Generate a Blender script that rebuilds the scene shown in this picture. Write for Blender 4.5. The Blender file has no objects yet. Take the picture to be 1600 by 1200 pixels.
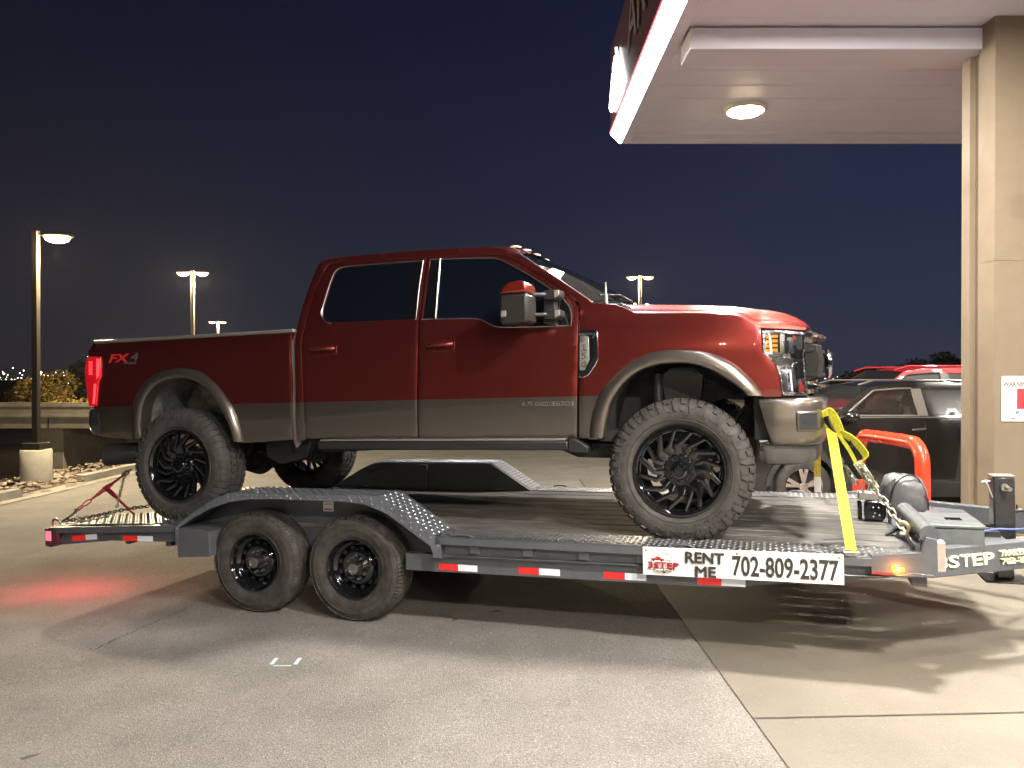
import bpy, math, random
from mathutils import Vector, Matrix
from mathutils.geometry import delaunay_2d_cdt
random.seed(7)
PI = math.pi
SC = bpy.context.scene

# ------------------------------------------------------------------ camera
CAMZ = 1.77
cam = bpy.data.cameras.new("camera"); camo = bpy.data.objects.new("camera", cam)
SC.collection.objects.link(camo); SC.camera = camo
cam.sensor_width = 36; cam.lens = 1185/1600*36; cam.clip_end = 6000; cam.clip_start = .05
PITCH = math.radians(-.32)
camo.location = (0, 0, CAMZ); camo.rotation_euler = (PI/2+PITCH, 0, 0)
SC.view_settings.view_transform = 'Standard'; SC.view_settings.look = 'None'
SC.view_settings.exposure = 0.62; SC.view_settings.gamma = 1.0
SC.cycles.max_bounces = 8; SC.cycles.sample_clamp_indirect = 6.0
SC.cycles.transparent_max_bounces = 10

# ------------------------------------------------------------------ night sky
W = bpy.data.worlds.new("World"); SC.world = W; W.use_nodes = True
nt = W.node_tree; N = nt.nodes; L = nt.links
bg = N['Background']
tc = N.new('ShaderNodeTexCoord'); sx = N.new('ShaderNodeSeparateXYZ'); L.new(tc.outputs['Generated'], sx.inputs[0])
rp = N.new('ShaderNodeValToRGB'); L.new(sx.outputs['Z'], rp.inputs[0])
e = rp.color_ramp.elements
e[0].position = 0.0; e[0].color = (.024, .022, .024, 1)
e[1].position = .9; e[1].color = (.003, .0033, .008, 1)
for p, c in ((.08, (.019, .019, .025)), (.22, (.0125, .0130, .0225)), (.42, (.0065, .0072, .0165))):
    q = e.new(p); q.color = (*c, 1)
# the town glow towards the left browns the sky, the canopy side is bluer
mr = N.new('ShaderNodeMapRange'); mr.inputs['From Min'].default_value = -.75; mr.inputs['From Max'].default_value = .5
L.new(sx.outputs['X'], mr.inputs['Value'])
tint = N.new('ShaderNodeMix'); tint.data_type = 'RGBA'; tint.inputs['A'].default_value = (.92, .86, .78, 1); tint.inputs['B'].default_value = (1.55, 1.9, 2.7, 1)
L.new(mr.outputs[0], tint.inputs['Factor'])
mul = N.new('ShaderNodeMix'); mul.data_type = 'RGBA'; mul.blend_type = 'MULTIPLY'; mul.inputs['Factor'].default_value = 1
L.new(rp.outputs[0], mul.inputs['A']); L.new(tint.outputs['Result'], mul.inputs['B'])
L.new(mul.outputs['Result'], bg.inputs['Color']); bg.inputs['Strength'].default_value = .58

# ------------------------------------------------------------------ frames of trailer and truck
TH = math.radians(18.9)
def frame(al):
    a = math.radians(al); H = Vector((math.cos(TH), -math.sin(TH), 0))
    return (H*math.cos(a)+Vector((0, 0, math.sin(a))), Vector((math.sin(TH), math.cos(TH), 0)), -H*math.sin(a)+Vector((0, 0, math.cos(a))))
FT = frame(1.34); FK = frame(1.66)
OT = Vector((-1.151, 5.541, 0))+FT[1]*1.19
OK = Vector((1.086, 4.929, 1.175))+FK[1]*1.045-FK[2]*.44
def mtx(F, O):
    return Matrix(((F[0].x, F[1].x, F[2].x, O.x), (F[0].y, F[1].y, F[2].y, O.y), (F[0].z, F[1].z, F[2].z, O.z), (0, 0, 0, 1)))
MT = mtx(FT, OT); MK = mtx(FK, OK)
gx = math.tan(math.radians(1.34))*math.cos(TH); gy = -math.tan(math.radians(1.34))*math.sin(TH)
def gz(x, y):      # lot surface: falls gently to the left
    return gx*(x-OT.x)+gy*(y-OT.y)
def ray(px, py):
    d = Vector(((px-800)/1185, 1, -(py-600)/1185)); c, s = math.cos(PITCH), math.sin(PITCH)
    return Vector((d.x, c*d.y-s*d.z, s*d.y+c*d.z))
CV = Vector((0, 0, CAMZ))
def hit(px, py, Y, F, O):   # measured photo point -> (x, z) of the plane Y of a frame
    d = ray(px, py); r = CV-O; t = (Y-r.dot(F[1]))/d.dot(F[1]); p = r+t*d
    return p.dot(F[0]), p.dot(F[2])
# body half width of the truck as a function of height
WZ = [(.55, .975), (.68, .992), (.80, 1.006), (.95, 1.014), (1.10, 1.012), (1.25, 1.013), (1.38, 1.004), (1.46, .985), (1.53, .955), (1.60, .932), (1.98, .80), (2.04, .772), (2.2, .70)]
def halfw(z, x=0.0):
    if z <= WZ[0][0]: w = WZ[0][1]
    elif z >= WZ[-1][0]: w = WZ[-1][1]
    else:
        for i in range(len(WZ)-1):
            if WZ[i][0] <= z <= WZ[i+1][0]:
                p0 = WZ[max(i-1, 0)]; p1 = WZ[i]; p2 = WZ[i+1]; p3 = WZ[min(i+2, len(WZ)-1)]
                h = p2[0]-p1[0]; t = (z-p1[0])/h
                m1 = (p2[1]-p0[1])/(p2[0]-p0[0]); m2 = (p3[1]-p1[1])/(p3[0]-p1[0])
                w = (2*t**3-3*t*t+1)*p1[1]+(t**3-2*t*t+t)*h*m1+(-2*t**3+3*t*t)*p2[1]+(t**3-t*t)*h*m2
                break
    if x > .2: w -= .16*(x-.2)**2
    if x > .66: w -= .9*(x-.66)**2
    if x < -4.75: w -= .35*(x+4.75)**2
    return w
def sp(*pts):   # measured points on the truck's near side -> (x, z)
    out = []
    for px, py in pts:
        Y = -1.0
        for _ in range(6):
            x, z = hit(px, py, Y, FK, OK); Y = -halfw(z, x)
        out.append((x, z))
    return out

# ------------------------------------------------------------------ materials
MATS = {}
def mat(name, col=(.5, .5, .5), rough=.5, metal=0.0, coat=0.0, bump=0.0, bscale=40, vary=0.0, vscale=6, emit=None, es=1.0, spec=None, dark=None, bdet=3):
    if name in MATS: return MATS[name]
    m = bpy.data.materials.new(name); m.use_nodes = True; MATS[name] = m
    t = m.node_tree; b = t.nodes['Principled BSDF']; l = t.links
    b.inputs['Base Color'].default_value = (*col, 1); b.inputs['Roughness'].default_value = rough; b.inputs['Metallic'].default_value = metal
    b.inputs['Coat Weight'].default_value = coat; b.inputs['Coat Roughness'].default_value = .04
    if spec is not None: b.inputs['Specular IOR Level'].default_value = spec
    if emit:
        b.inputs['Emission Color'].default_value = (*emit, 1); b.inputs['Emission Strength'].default_value = es
    if bump or vary:
        c = t.nodes.new('ShaderNodeTexCoord')
    if vary:
        n = t.nodes.new('ShaderNodeTexNoise'); n.inputs['Scale'].default_value = vscale; n.inputs['Detail'].default_value = 6; n.inputs['Roughness'].default_value = .65
        l.new(c.outputs['Object'], n.inputs['Vector'])
        r = t.nodes.new('ShaderNodeMapRange'); r.inputs['From Min'].default_value = .3; r.inputs['From Max'].default_value = .7
        l.new(n.outputs['Fac'], r.inputs['Value'])
        x = t.nodes.new('ShaderNodeMix'); x.data_type = 'RGBA'; l.new(r.outputs[0], x.inputs['Factor'])
        d = dark or tuple(v*(1-vary) for v in col)
        x.inputs['A'].default_value = (*d, 1); x.inputs['B'].default_value = (*[min(1, v*(1+vary*.5)) for v in col], 1)
        l.new(x.outputs['Result'], b.inputs['Base Color'])
        r2 = t.nodes.new('ShaderNodeMapRange'); r2.inputs['From Min'].default_value = .3; r2.inputs['From Max'].default_value = .7
        r2.inputs['To Min'].default_value = min(1, rough*1.2); r2.inputs['To Max'].default_value = rough*.85
        l.new(n.outputs['Fac'], r2.inputs['Value']); l.new(r2.outputs[0], b.inputs['Roughness'])
    if bump:
        n = t.nodes.new('ShaderNodeTexNoise'); n.inputs['Scale'].default_value = bscale; n.inputs['Detail'].default_value = bdet
        l.new(c.outputs['Object'], n.inputs['Vector'])
        u = t.nodes.new('ShaderNodeBump'); u.inputs['Strength'].default_value = bump; u.inputs['Distance'].default_value = .01
        l.new(n.outputs['Fac'], u.inputs['Height']); l.new(u.outputs[0], b.inputs['Normal'])
    return m
def paint_two_tone():
    m = mat('two_tone_car_paint', rough=.30, metal=.85, coat=1.0)
    t = m.node_tree; b = t.nodes['Principled BSDF']; l = t.links; b.inputs['Coat Roughness'].default_value = .025
    c = t.nodes.new('ShaderNodeTexCoord'); s = t.nodes.new('ShaderNodeSeparateXYZ'); l.new(c.outputs['Object'], s.inputs[0])
    g = t.nodes.new('ShaderNodeMath'); g.operation = 'GREATER_THAN'; g.inputs[1].default_value = .942
    st = t.nodes.new('ShaderNodeMath'); st.operation = 'GREATER_THAN'; st.inputs[1].default_value = .3; l.new(s.outputs['X'], st.inputs[0])
    ad = t.nodes.new('ShaderNodeMath'); ad.operation = 'MULTIPLY_ADD'; ad.inputs[1].default_value = .09; l.new(st.outputs[0], ad.inputs[0]); l.new(s.outputs['Z'], ad.inputs[2]); l.new(ad.outputs[0], g.inputs[0])
    x = t.nodes.new('ShaderNodeMix'); x.data_type = 'RGBA'; l.new(g.outputs[0], x.inputs['Factor'])
    x.inputs['A'].default_value = (.165, .145, .125, 1); x.inputs['B'].default_value = (.225, .030, .025, 1)
    n = t.nodes.new('ShaderNodeTexNoise'); n.inputs['Scale'].default_value = 3; n.inputs['Detail'].default_value = 8
    l.new(c.outputs['Object'], n.inputs['Vector'])
    r = t.nodes.new('ShaderNodeMapRange'); r.inputs['From Min'].default_value = .35; r.inputs['From Max'].default_value = .75; r.inputs['To Min'].default_value = 0; r.inputs['To Max'].default_value = .09
    l.new(n.outputs['Fac'], r.inputs['Value'])
    y = t.nodes.new('ShaderNodeMix'); y.data_type = 'RGBA'; l.new(r.outputs[0], y.inputs['Factor']); l.new(x.outputs['Result'], y.inputs['A'])
    y.inputs['B'].default_value = (.16, .13, .11, 1); l.new(y.outputs['Result'], b.inputs['Base Color'])
    return m
PAINT = paint_two_tone()
REDP = mat('red_car_paint_lit', (.32, .034, .018), .33, .75, 1.0)  # lit copy of the body red; hood light is put into the colour
GREYP = mat('stone_grey_paint', (.17, .15, .128), .32, .8, 1.0)
BLKG = mat('black_gloss', (.006, .006, .007), .12, 0, .6)
BLKP = mat('black_plastic', (.016, .016, .017), .5, vary=.3, vscale=12)
BLKM = mat('black_underbody', (.012, .012, .012), .65, vary=.4, vscale=8)
DGAP = mat('gap_dark', (.004, .004, .004), .9)
CHR = mat('chrome', (.75, .75, .76), .09, 1.0)
SATIN = mat('satin_chrome', (.42, .41, .39), .30, 1.0)
RUB = mat('tyre_rubber', (.055, .051, .046), .72, vary=.45, vscale=9, bump=.15, bscale=160, dark=(.030, .028, .026))
RUBT = mat('trailer_tyre_rubber', (.06, .054, .048), .75, vary=.45, vscale=9, bump=.15, bscale=160, dark=(.02, .018, .016))
WHLB = mat('wheel_gloss_black', (.005, .005, .006), .1, 0, 1.0)
TGREY = mat('trailer_grey_paint', (.092, .099, .112), .42, .1, .25, vary=.22, vscale=7, bump=.05, bscale=60)
DIAM = mat('tread_plate_grey', (.19, .205, .235), .36, .55, .1, vary=.25, vscale=9)
DIAMS = mat('tread_plate_worn', (.22, .22, .22), .38, .55, 0, vary=.4, vscale=14, dark=(.05, .05, .055))
LOZ = mat('tread_plate_raised', (.22, .235, .265), .34, .7); LOZW = mat('tread_plate_bare_raised', (.33, .33, .325), .33, .8)
STEEL = mat('bare_steel', (.42, .40, .37), .33, .9, vary=.3, vscale=30)
GALV = mat('zinc_chain', (.50, .47, .38), .3, .9, vary=.3, vscale=50)
RUSTY = mat('dark_chain_steel', (.11, .095, .07), .45, .8, vary=.4, vscale=40)
REDB = mat('red_binder_paint', (.30, .012, .02), .4, 0, .3, vary=.3, vscale=30)
TAPR = mat('reflective_red_glow', (.62, .012, .012), .45, 0, .3, emit=(.8, .02, .015), es=.22)  # weak emission on both tapes imitates light thrown back
TAPW = mat('reflective_white_glow', (.72, .76, .80), .45, 0, .3, emit=(.8, .85, .9), es=.08)
WHT = mat('sign_white', (.80, .80, .77), .5)
CRM = mat('cream_vinyl', (.72, .70, .50), .5)
INK = mat('sign_black_ink', (.03, .028, .027), .55)
INKR = mat('sign_red_ink', (.35, .012, .03), .5)
YEL = mat('yellow_webbing', (.60, .56, .035), .75, vary=.42, vscale=95, bump=.35, bscale=260)
YELD = mat('dirty_yellow_webbing', (.42, .30, .03), .8, vary=.45, vscale=40, bump=.3, bscale=200)
BLKW = mat('black_webbing', (.012, .012, .012), .75)

def window_glass(name, col=(.004, .006, .011), trans=0.0, rough=.02, tint=(.80, .88, .86)):
    m = bpy.data.materials.new(name); m.use_nodes = True; MATS[name] = m; t = m.node_tree; b = t.nodes['Principled BSDF']
    b.inputs['Base Color'].default_value = (*col, 1); b.inputs['Roughness'].default_value = rough; b.inputs['IOR'].default_value = 1.5
    if trans:
        tr = t.nodes.new('ShaderNodeBsdfTransparent'); tr.inputs['Color'].default_value = (*tint, 1)
        mx = t.nodes.new('ShaderNodeMixShader'); mx.inputs[0].default_value = trans
        t.links.new(b.outputs[0], mx.inputs[1]); t.links.new(tr.outputs[0], mx.inputs[2]); t.links.new(mx.outputs[0], t.nodes['Material Output'].inputs['Surface'])
        if trans > .3:
            gl = t.nodes.new('ShaderNodeBsdfGlossy'); gl.inputs['Roughness'].default_value = .02
            fr = t.nodes.new('ShaderNodeFresnel'); fr.inputs['IOR'].default_value = 1.5
            m2 = t.nodes.new('ShaderNodeMixShader'); t.links.new(fr.outputs[0], m2.inputs[0]); t.links.new(mx.outputs[0], m2.inputs[1]); t.links.new(gl.outputs[0], m2.inputs[2])
            t.links.new(m2.outputs[0], t.nodes['Material Output'].inputs['Surface'])
    return m
TINT = window_glass('tinted_window')
CLEAR = window_glass('windscreen_glass', (.02, .03, .03), .72)
LENS = window_glass('clear_lens', (.2, .2, .2), .975, tint=(.98, .98, 1))
SUVGL = window_glass('privacy_glass', (.02, .02, .02), .12, rough=.22)
SUVCL = window_glass('suv_front_glass', (.03, .03, .03), .6)

# ------------------------------------------------------------------ mesh helpers
def empty(name, M, label=None, cat=None, group=None):
    o = bpy.data.objects.new(name, None); SC.collection.objects.link(o); o.matrix_world = M; o.empty_display_size = .2
    tag(o, label, cat, group); return o
def tag(o, label=None, cat=None, group=None, kind=None):
    if label: o['label'] = label
    if cat: o['category'] = cat
    if group: o['group'] = group
    if kind: o['kind'] = kind
    return o
class MB:
    def __init__(s): s.v = []; s.f = []; s.m = []
    def add(s, vs, fs, mi=0, X=None):
        k = len(s.v); s.v += [tuple(X @ Vector(v)) if X else tuple(v) for v in vs]
        s.f += [tuple(i+k for i in f) for f in fs]; s.m += [mi]*len(fs); return s
    def box(s, a, b, mi=0, X=None):
        x0, x1 = sorted((a[0], b[0])); y0, y1 = sorted((a[1], b[1])); z0, z1 = sorted((a[2], b[2]))
        return s.add([(x0, y0, z0), (x1, y0, z0), (x1, y1, z0), (x0, y1, z0), (x0, y0, z1), (x1, y0, z1), (x1, y1, z1), (x0, y1, z1)],
                     [(0, 3, 2, 1), (4, 5, 6, 7), (0, 1, 5, 4), (1, 2, 6, 5), (2, 3, 7, 6), (3, 0, 4, 7)], mi, X)
    def prism(s, poly, y0, y1, mi=0, X=None, axis='y'):   # poly of (x, z) swept along y
        n = len(poly); A = []
        area = sum(poly[i][0]*poly[(i+1) % n][1]-poly[(i+1) % n][0]*poly[i][1] for i in range(n))
        if area < 0: poly = poly[::-1]
        def P(p, y):
            return {'y': (p[0], y, p[1]), 'x': (y, p[0], p[1]), 'z': (p[0], p[1], y)}[axis]
        vs = [P(p, y0) for p in poly]+[P(p, y1) for p in poly]
        fs = [tuple(range(n)), tuple(range(2*n-1, n-1, -1))]+[(i, i+n, (i+1) % n+n, (i+1) % n) for i in range(n)]
        if (y1 > y0) == (axis != 'y'): fs = [f[::-1] for f in fs]
        return s.add(vs, fs, mi, X)
    def tube(s, pts, r, n=10, mi=0, X=None, caps=True, closed=False):
        pts = [Vector(p) for p in pts]; R = r if isinstance(r, (list, tuple)) else [r]*len(pts)
        vs = []; m = len(pts); up = None
        for i, p in enumerate(pts):
            if closed: d = pts[(i+1) % m]-pts[i-1]
            else: d = pts[min(i+1, m-1)]-pts[max(i-1, 0)]
            d.normalize()
            if up is None: up = Vector((0, 0, 1)) if abs(d.z) < .9 else Vector((0, 1, 0))
            u = d.cross(up); u.normalize(); w = u.cross(d); w.normalize(); up = w
            for k in range(n):
                a = 2*PI*k/n; vs.append(p+(u*math.cos(a)+w*math.sin(a))*R[i])
        fs = []
        for i in range(m if closed else m-1):
            for k in range(n):
                a = i*n+k; b = i*n+(k+1) % n; c = ((i+1) % m)*n+(k+1) % n; d = ((i+1) % m)*n+k; fs.append((a, b, c, d))
        if caps and not closed: fs += [tuple(range(n))[::-1], tuple((m-1)*n+k for k in range(n))]
        return s.add(vs, fs, mi, X)
    def lathe(s, prof, n=48, mi=0, X=None, closed=False):   # prof of (y, r) round the y axis
        vs = [(r*math.cos(2*PI*k/n), y, r*math.sin(2*PI*k/n)) for y, r in prof for k in range(n)]
        m = len(prof); fs = []
        for i in range(m if closed else m-1):
            for k in range(n): fs.append((i*n+k, ((i+1) % m)*n+k, ((i+1) % m)*n+(k+1) % n, i*n+(k+1) % n))
        return s.add(vs, fs, mi, X)
    def ribbon(s, pts, w, wd, t=.003, mi=0, mi2=None, X=None):   # flat webbing along pts, width w along vector wd
        pts = [Vector(p) for p in pts]; wd = Vector(wd).normalized(); vs = []; m = len(pts)
        for i, p in enumerate(pts):
            d = (pts[min(i+1, m-1)]-pts[max(i-1, 0)]).normalized(); n_ = d.cross(wd).normalized()
            for a, b in ((-1, -1), (1, -1), (1, 1), (-1, 1)): vs.append(p+wd*(a*w/2)+n_*(b*t/2))
        k = len(s.v); s.v += [tuple(X @ v) if X else tuple(v) for v in vs]
        for i in range(m-1):
            for j in range(4):
                s.f.append((k+i*4+j, k+i*4+(j+1) % 4, k+(i+1)*4+(j+1) % 4, k+(i+1)*4+j)); s.m.append(mi if (mi2 is None or j != 2) else mi2)
        s.f += [(k, k+3, k+2, k+1), tuple(k+(m-1)*4+j for j in range(4))]; s.m += [mi, mi]; return s
    def build(s, name, mats, parent=None, M=None, smooth=40, bevel=0, seg=2, recalc=True):
        me = bpy.data.meshes.new(name); me.from_pydata(s.v, [], s.f)
        if not isinstance(mats, (list, tuple)): mats = [mats]
        for q in mats: me.materials.append(q)
        me.polygons.foreach_set('material_index', s.m)
        if recalc:
            import bmesh
            bm = bmesh.new(); bm.from_mesh(me); bmesh.ops.recalc_face_normals(bm, faces=bm.faces); bm.to_mesh(me); bm.free()
        if smooth:
            me.polygons.foreach_set('use_smooth', [True]*len(me.polygons)); me.set_sharp_from_angle(angle=math.radians(smooth))
        me.update()
        o = bpy.data.objects.new(name, me); SC.collection.objects.link(o)
        if parent: o.parent = parent
        if M is not None: o.matrix_world = M
        if bevel:
            b = o.modifiers.new('bevel', 'BEVEL'); b.width = bevel; b.segments = seg; b.limit_method = 'ANGLE'; b.angle_limit = math.radians(35)
        return o
def T(x, y, z): return Matrix.Translation((x, y, z))
def RX(a): return Matrix.Rotation(a, 4, 'X')
def RY(a): return Matrix.Rotation(a, 4, 'Y')
def RZ(a): return Matrix.Rotation(a, 4, 'Z')
def one(name, X, m, parent=None, **k): return X.build(name, m, parent, **k)
def cr(pts, n=6, closed=False):   # Catmull-Rom through points
    out = []; m = len(pts); D = len(pts[0])
    for i in range(m if closed else m-1):
        P = [pts[(i-1) % m] if closed else pts[max(i-1, 0)], pts[i], pts[(i+1) % m], pts[(i+2) % m] if closed else pts[min(i+2, m-1)]]
        for k in range(n):
            t = k/n
            out.append(tuple(.5*(2*P[1][j]+(P[2][j]-P[0][j])*t+(2*P[0][j]-5*P[1][j]+4*P[2][j]-P[3][j])*t*t+(3*P[1][j]-P[0][j]-3*P[2][j]+P[3][j])*t**3) for j in range(D)))
    if not closed: out.append(tuple(pts[-1]))
    return out
def inside(p, poly):
    x, y = p; c = False; n = len(poly)
    for i in range(n):
        x1, y1 = poly[i]; x2, y2 = poly[i-1]
        if (y1 > y) != (y2 > y) and x < (x2-x1)*(y-y1)/(y2-y1)+x1: c = not c
    return c
def dens(poly, d):
    out = []
    for i, p in enumerate(poly):
        q = poly[(i+1) % len(poly)]; k = max(1, int(math.hypot(q[0]-p[0], q[1]-p[1])/d))
        out += [(p[0]+(q[0]-p[0])*j/k, p[1]+(q[1]-p[1])*j/k) for j in range(k)]
    return out
def area(p): return sum(p[i-1][0]*p[i][1]-p[i][0]*p[i-1][1] for i in range(len(p)))/2
def panel(mb, outline, fn, holes=(), step=.045, r=.006, depth=.02, side=-1, mi=0, out=0.0, rim=True):
    """body panel: outline in (x,z), laid on the surface y = side*(fn(z,x)+out), edges rounded and flanged inwards"""
    loops = []
    for k, pl in enumerate([outline]+list(holes)):
        pl = dens(pl, step)
        if (area(pl) > 0) != (k == 0): pl = pl[::-1]
        loops.append(pl)
    V = []; E = []
    for pl in loops:
        k = len(V); V += pl; E += [(k+i, k+(i+1) % len(pl)) for i in range(len(pl))]
    nb = len(V)
    xs = [p[0] for p in loops[0]]; zs = [p[1] for p in loops[0]]
    x = min(xs)
    ix = 0
    while min(xs)+ix*step < max(xs):
        iz = 0
        while min(zs)+iz*step < max(zs):
            p = (min(xs)+(ix+.5*(iz % 2))*step, min(zs)+iz*step); iz += 1
            if inside(p, loops[0]) and not any(inside(p, h) for h in loops[1:]):
                if all((p[0]-q[0])**2+(p[1]-q[1])**2 > (step*.45)**2 for q in V[:nb]): V.append(p)
        ix += 1
    vo, eo, fo, *_ = delaunay_2d_cdt([Vector(p) for p in V], E, [], 0, 1e-6)
    F = []
    for f in fo:
        c = (sum(vo[i].x for i in f)/3, sum(vo[i].y for i in f)/3)
        if inside(c, loops[0]) and not any(inside(c, h) for h in loops[1:]): F.append(tuple(f))
    vs = [(p.x, side*(fn(p.y, p.x)+out), p.y) for p in vo]
    mb.add(vs, F, mi)
    if rim:
        for pl in loops:
            n = len(pl); rings = []
            for (a, b) in ((0, 0), (.6*r, .25*r), (r, r), (r, depth)):
                ring = []
                for i, p in enumerate(pl):
                    q0 = pl[i-1]; q1 = pl[(i+1) % n]; tx, tz = q1[0]-q0[0], q1[1]-q0[1]; l = math.hypot(tx, tz) or 1
                    nx, nz = tz/l, -tx/l
                    ring.append((p[0]+nx*a, side*(fn(p[1], p[0])+out-b), p[1]+nz*a))
                rings.append(ring)
            vs = [v for R_ in rings for v in R_]; fs = []
            for j in range(3):
                for i in range(n): fs.append((j*n+i, j*n+(i+1) % n, (j+1)*n+(i+1) % n, (j+1)*n+i))
            mb.add(vs, fs, mi)
def weld(o, d=.0004):
    import bmesh
    bm = bmesh.new(); bm.from_mesh(o.data); bmesh.ops.remove_doubles(bm, verts=bm.verts, dist=d); bmesh.ops.recalc_face_normals(bm, faces=bm.faces); bm.to_mesh(o.data); bm.free()
    o.data.polygons.foreach_set('use_smooth', [True]*len(o.data.polygons)); o.data.set_sharp_from_angle(angle=math.radians(38)); return o
def text(body, size, X, m, name='lettering', parent=None, ext=.0015, sx=1.0, bold=0.0, align='CENTER', shear=0, M=None, sp_=1.0):
    c = bpy.data.curves.new(name, 'FONT'); c.body = body; c.size = size; c.extrude = ext; c.offset = bold; c.align_x = align; c.align_y = 'CENTER'; c.shear = shear; c.resolution_u = 3; c.space_character = sp_
    o = bpy.data.objects.new(name, c); SC.collection.objects.link(o)
    dg = bpy.context.evaluated_depsgraph_get(); me = bpy.data.meshes.new_from_object(o.evaluated_get(dg)); bpy.data.objects.remove(o)
    me.transform(X @ Matrix.Diagonal((sx, 1, 1, 1))); me.materials.clear(); me.materials.append(m)
    me.name = name; q = bpy.data.objects.new(name, me); SC.collection.objects.link(q)
    if parent: q.parent = parent
    if M is not None: q.matrix_world = M
    return q
FACE = RX(PI/2)     # lettering standing in xz, read from -y
def lamp(name, kind, M, power, col, parent, size=.3, spot=2.6, blend=.6):
    l = bpy.data.lights.new(name, kind); l.energy = power; l.color = col
    if kind == 'AREA': l.shape = 'DISK'; l.size = size
    else: l.shadow_soft_size = size
    if kind == 'SPOT': l.spot_size = spot; l.spot_blend = blend
    o = bpy.data.objects.new(name, l); SC.collection.objects.link(o); o.parent = parent
    o.matrix_local = M; return o
# ================================================================== SETTING
def ground_mat(name, c0, c1, sc, spk, bump, rough=.85, stain=None):
    m = bpy.data.materials.new(name); m.use_nodes = True; t = m.node_tree; b = t.nodes['Principled BSDF']; l = t.links
    c = t.nodes.new('ShaderNodeTexCoord')
    def noise(s, d=6, r=.6):
        n = t.nodes.new('ShaderNodeTexNoise'); n.inputs['Scale'].default_value = s; n.inputs['Detail'].default_value = d; n.inputs['Roughness'].default_value = r
        l.new(c.outputs['Object'], n.inputs['Vector']); return n.outputs['Fac']
    def rng(v, a, bb, c_=0.0, d=1.0):
        r = t.nodes.new('ShaderNodeMapRange'); l.new(v, r.inputs['Value']); r.inputs['From Min'].default_value = a; r.inputs['From Max'].default_value = bb; r.inputs['To Min'].default_value = c_; r.inputs['To Max'].default_value = d; return r.outputs[0]
    def mix(f, a, bb, mode='MIX'):
        x = t.nodes.new('ShaderNodeMix'); x.data_type = 'RGBA'; x.blend_type = mode
        for k, v in (('Factor', f), ('A', a), ('B', bb)):
            if isinstance(v, (int, float)): x.inputs[k].default_value = v
            elif isinstance(v, tuple): x.inputs[k].default_value = (*v, 1)
            else: l.new(v, x.inputs[k])
        return x.outputs['Result']
    base = mix(rng(noise(sc), .35, .65), c0, c1)
    base = mix(rng(noise(.35, 4), .45, .7, 0, .5), base, tuple(v*.62 for v in c0))           # broad worn patches
    base = mix(rng(noise(105, 4, .8), .54, .63, 0, spk), base, tuple(min(1, v*2.3) for v in c1))  # pale chips
    base = mix(rng(noise(80, 4, .8), .38, .46, spk*1.2, 0), base, tuple(v*.35 for v in c0))     # dark pits
    if stain:
        base = mix(rng(noise(2.3, 8, .7), .60, .72, 0, stain), base, tuple(v*.4 for v in c0))
    base = mix(rng(noise(5.5, 2, .4), .765, .775, 0, .7), base, (.025, .022, .02))              # gum and oil spots
    l.new(base, b.inputs['Base Color']); b.inputs['Roughness'].default_value = rough
    u = t.nodes.new('ShaderNodeBump'); u.inputs['Strength'].default_value = bump; u.inputs['Distance'].default_value = .01
    l.new(noise(120, 4, .7), u.inputs['Height']); l.new(u.outputs[0], b.inputs['Normal'])
    return m
ASPH = ground_mat('asphalt', (.165, .152, .135), (.225, .21, .19), 1.8, .6, .9, .8, stain=.3)
CONC = ground_mat('broom_concrete', (.118, .105, .083), (.162, .147, .117), 1.2, .18, .25, .62, stain=.45)
DIRT = ground_mat('dry_ground', (.075, .045, .028), (.12, .08, .05), .5, .3, .8, .95)
KERB = mat('kerb_concrete', (.32, .30, .245), .8, vary=.3, vscale=3, bump=.2, bscale=80)

def sheet(name, xs, ys, zf, m, kind='structure'):
    mb = MB(); vs = [(x, y, zf(x, y)) for y in ys for x in xs]; n = len(xs)
    mb.add(vs, [(j*n+i, j*n+i+1, (j+1)*n+i+1, (j+1)*n+i) for j in range(len(ys)-1) for i in range(n-1)])
    o = mb.build(name, m, smooth=60); tag(o, kind=kind); return o
def sm(a, b, x): t = max(0, min(1, (x-a)/(b-a))); return t*t*(3-2*t)
def lotz(x, y):
    z = gz(max(-12, min(x, 14)), max(-8, min(y, 22))); return z
lot = sheet('parking_lot', [-8.2, -6, -4, -2, 0, 2, 4, 6, 8, 10, 14, 20, 30, 45], [-16, -8, -4, 0, 3, 6, 9, 12, 15, 18, 22, 30, 45, 60], lotz, ASPH)
sheet('ground', [-3000, -1200, -500, -200, -80, -40, -25, -18, -14, -12, -10.6, -9.9, -8.9, -8.3, -7.5, 10, 47, 60, 100, 300, 1200, 3000], [-60, -20, 0, 8, 12, 16, 20, 26, 34, 44, 58, 62, 70, 90, 150, 300, 700, 1500, 4000],
      lambda x, y: (lotz(x, y)-.03)*(1-max(sm(-9.7, -14, x), sm(59, 75, y), sm(46, 70, x)))-4.6*max(sm(-9.7, -14, x), sm(59, 75, y), sm(46, 70, x))+(.02 if -9.8 < x < -8.3 else 0), DIRT)
pad = sheet('concrete_pad', [1.21, 2, 3, 4.2, 6, 8, 11, 14], [-14, -6, 0, 3, 6, 9, 12, 13.5], lambda x, y: lotz(x, y)+.006, CONC)
jm = mat('joint_sealant', (.05, .045, .04), .8)
mb = MB()
for y in (-2.6, 3.79, 10.2):
    mb.add([(x, y+dy, lotz(x, y)+.010) for x in (1.21, 14) for dy in (-.006, .006)], [(0, 2, 3, 1)])
for x in (7.6,):
    mb.add([(x+dx, y, lotz(x, y)+.010) for y in (-14, 13.5) for dx in (-.006, .006)], [(0, 1, 3, 2)])
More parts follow.
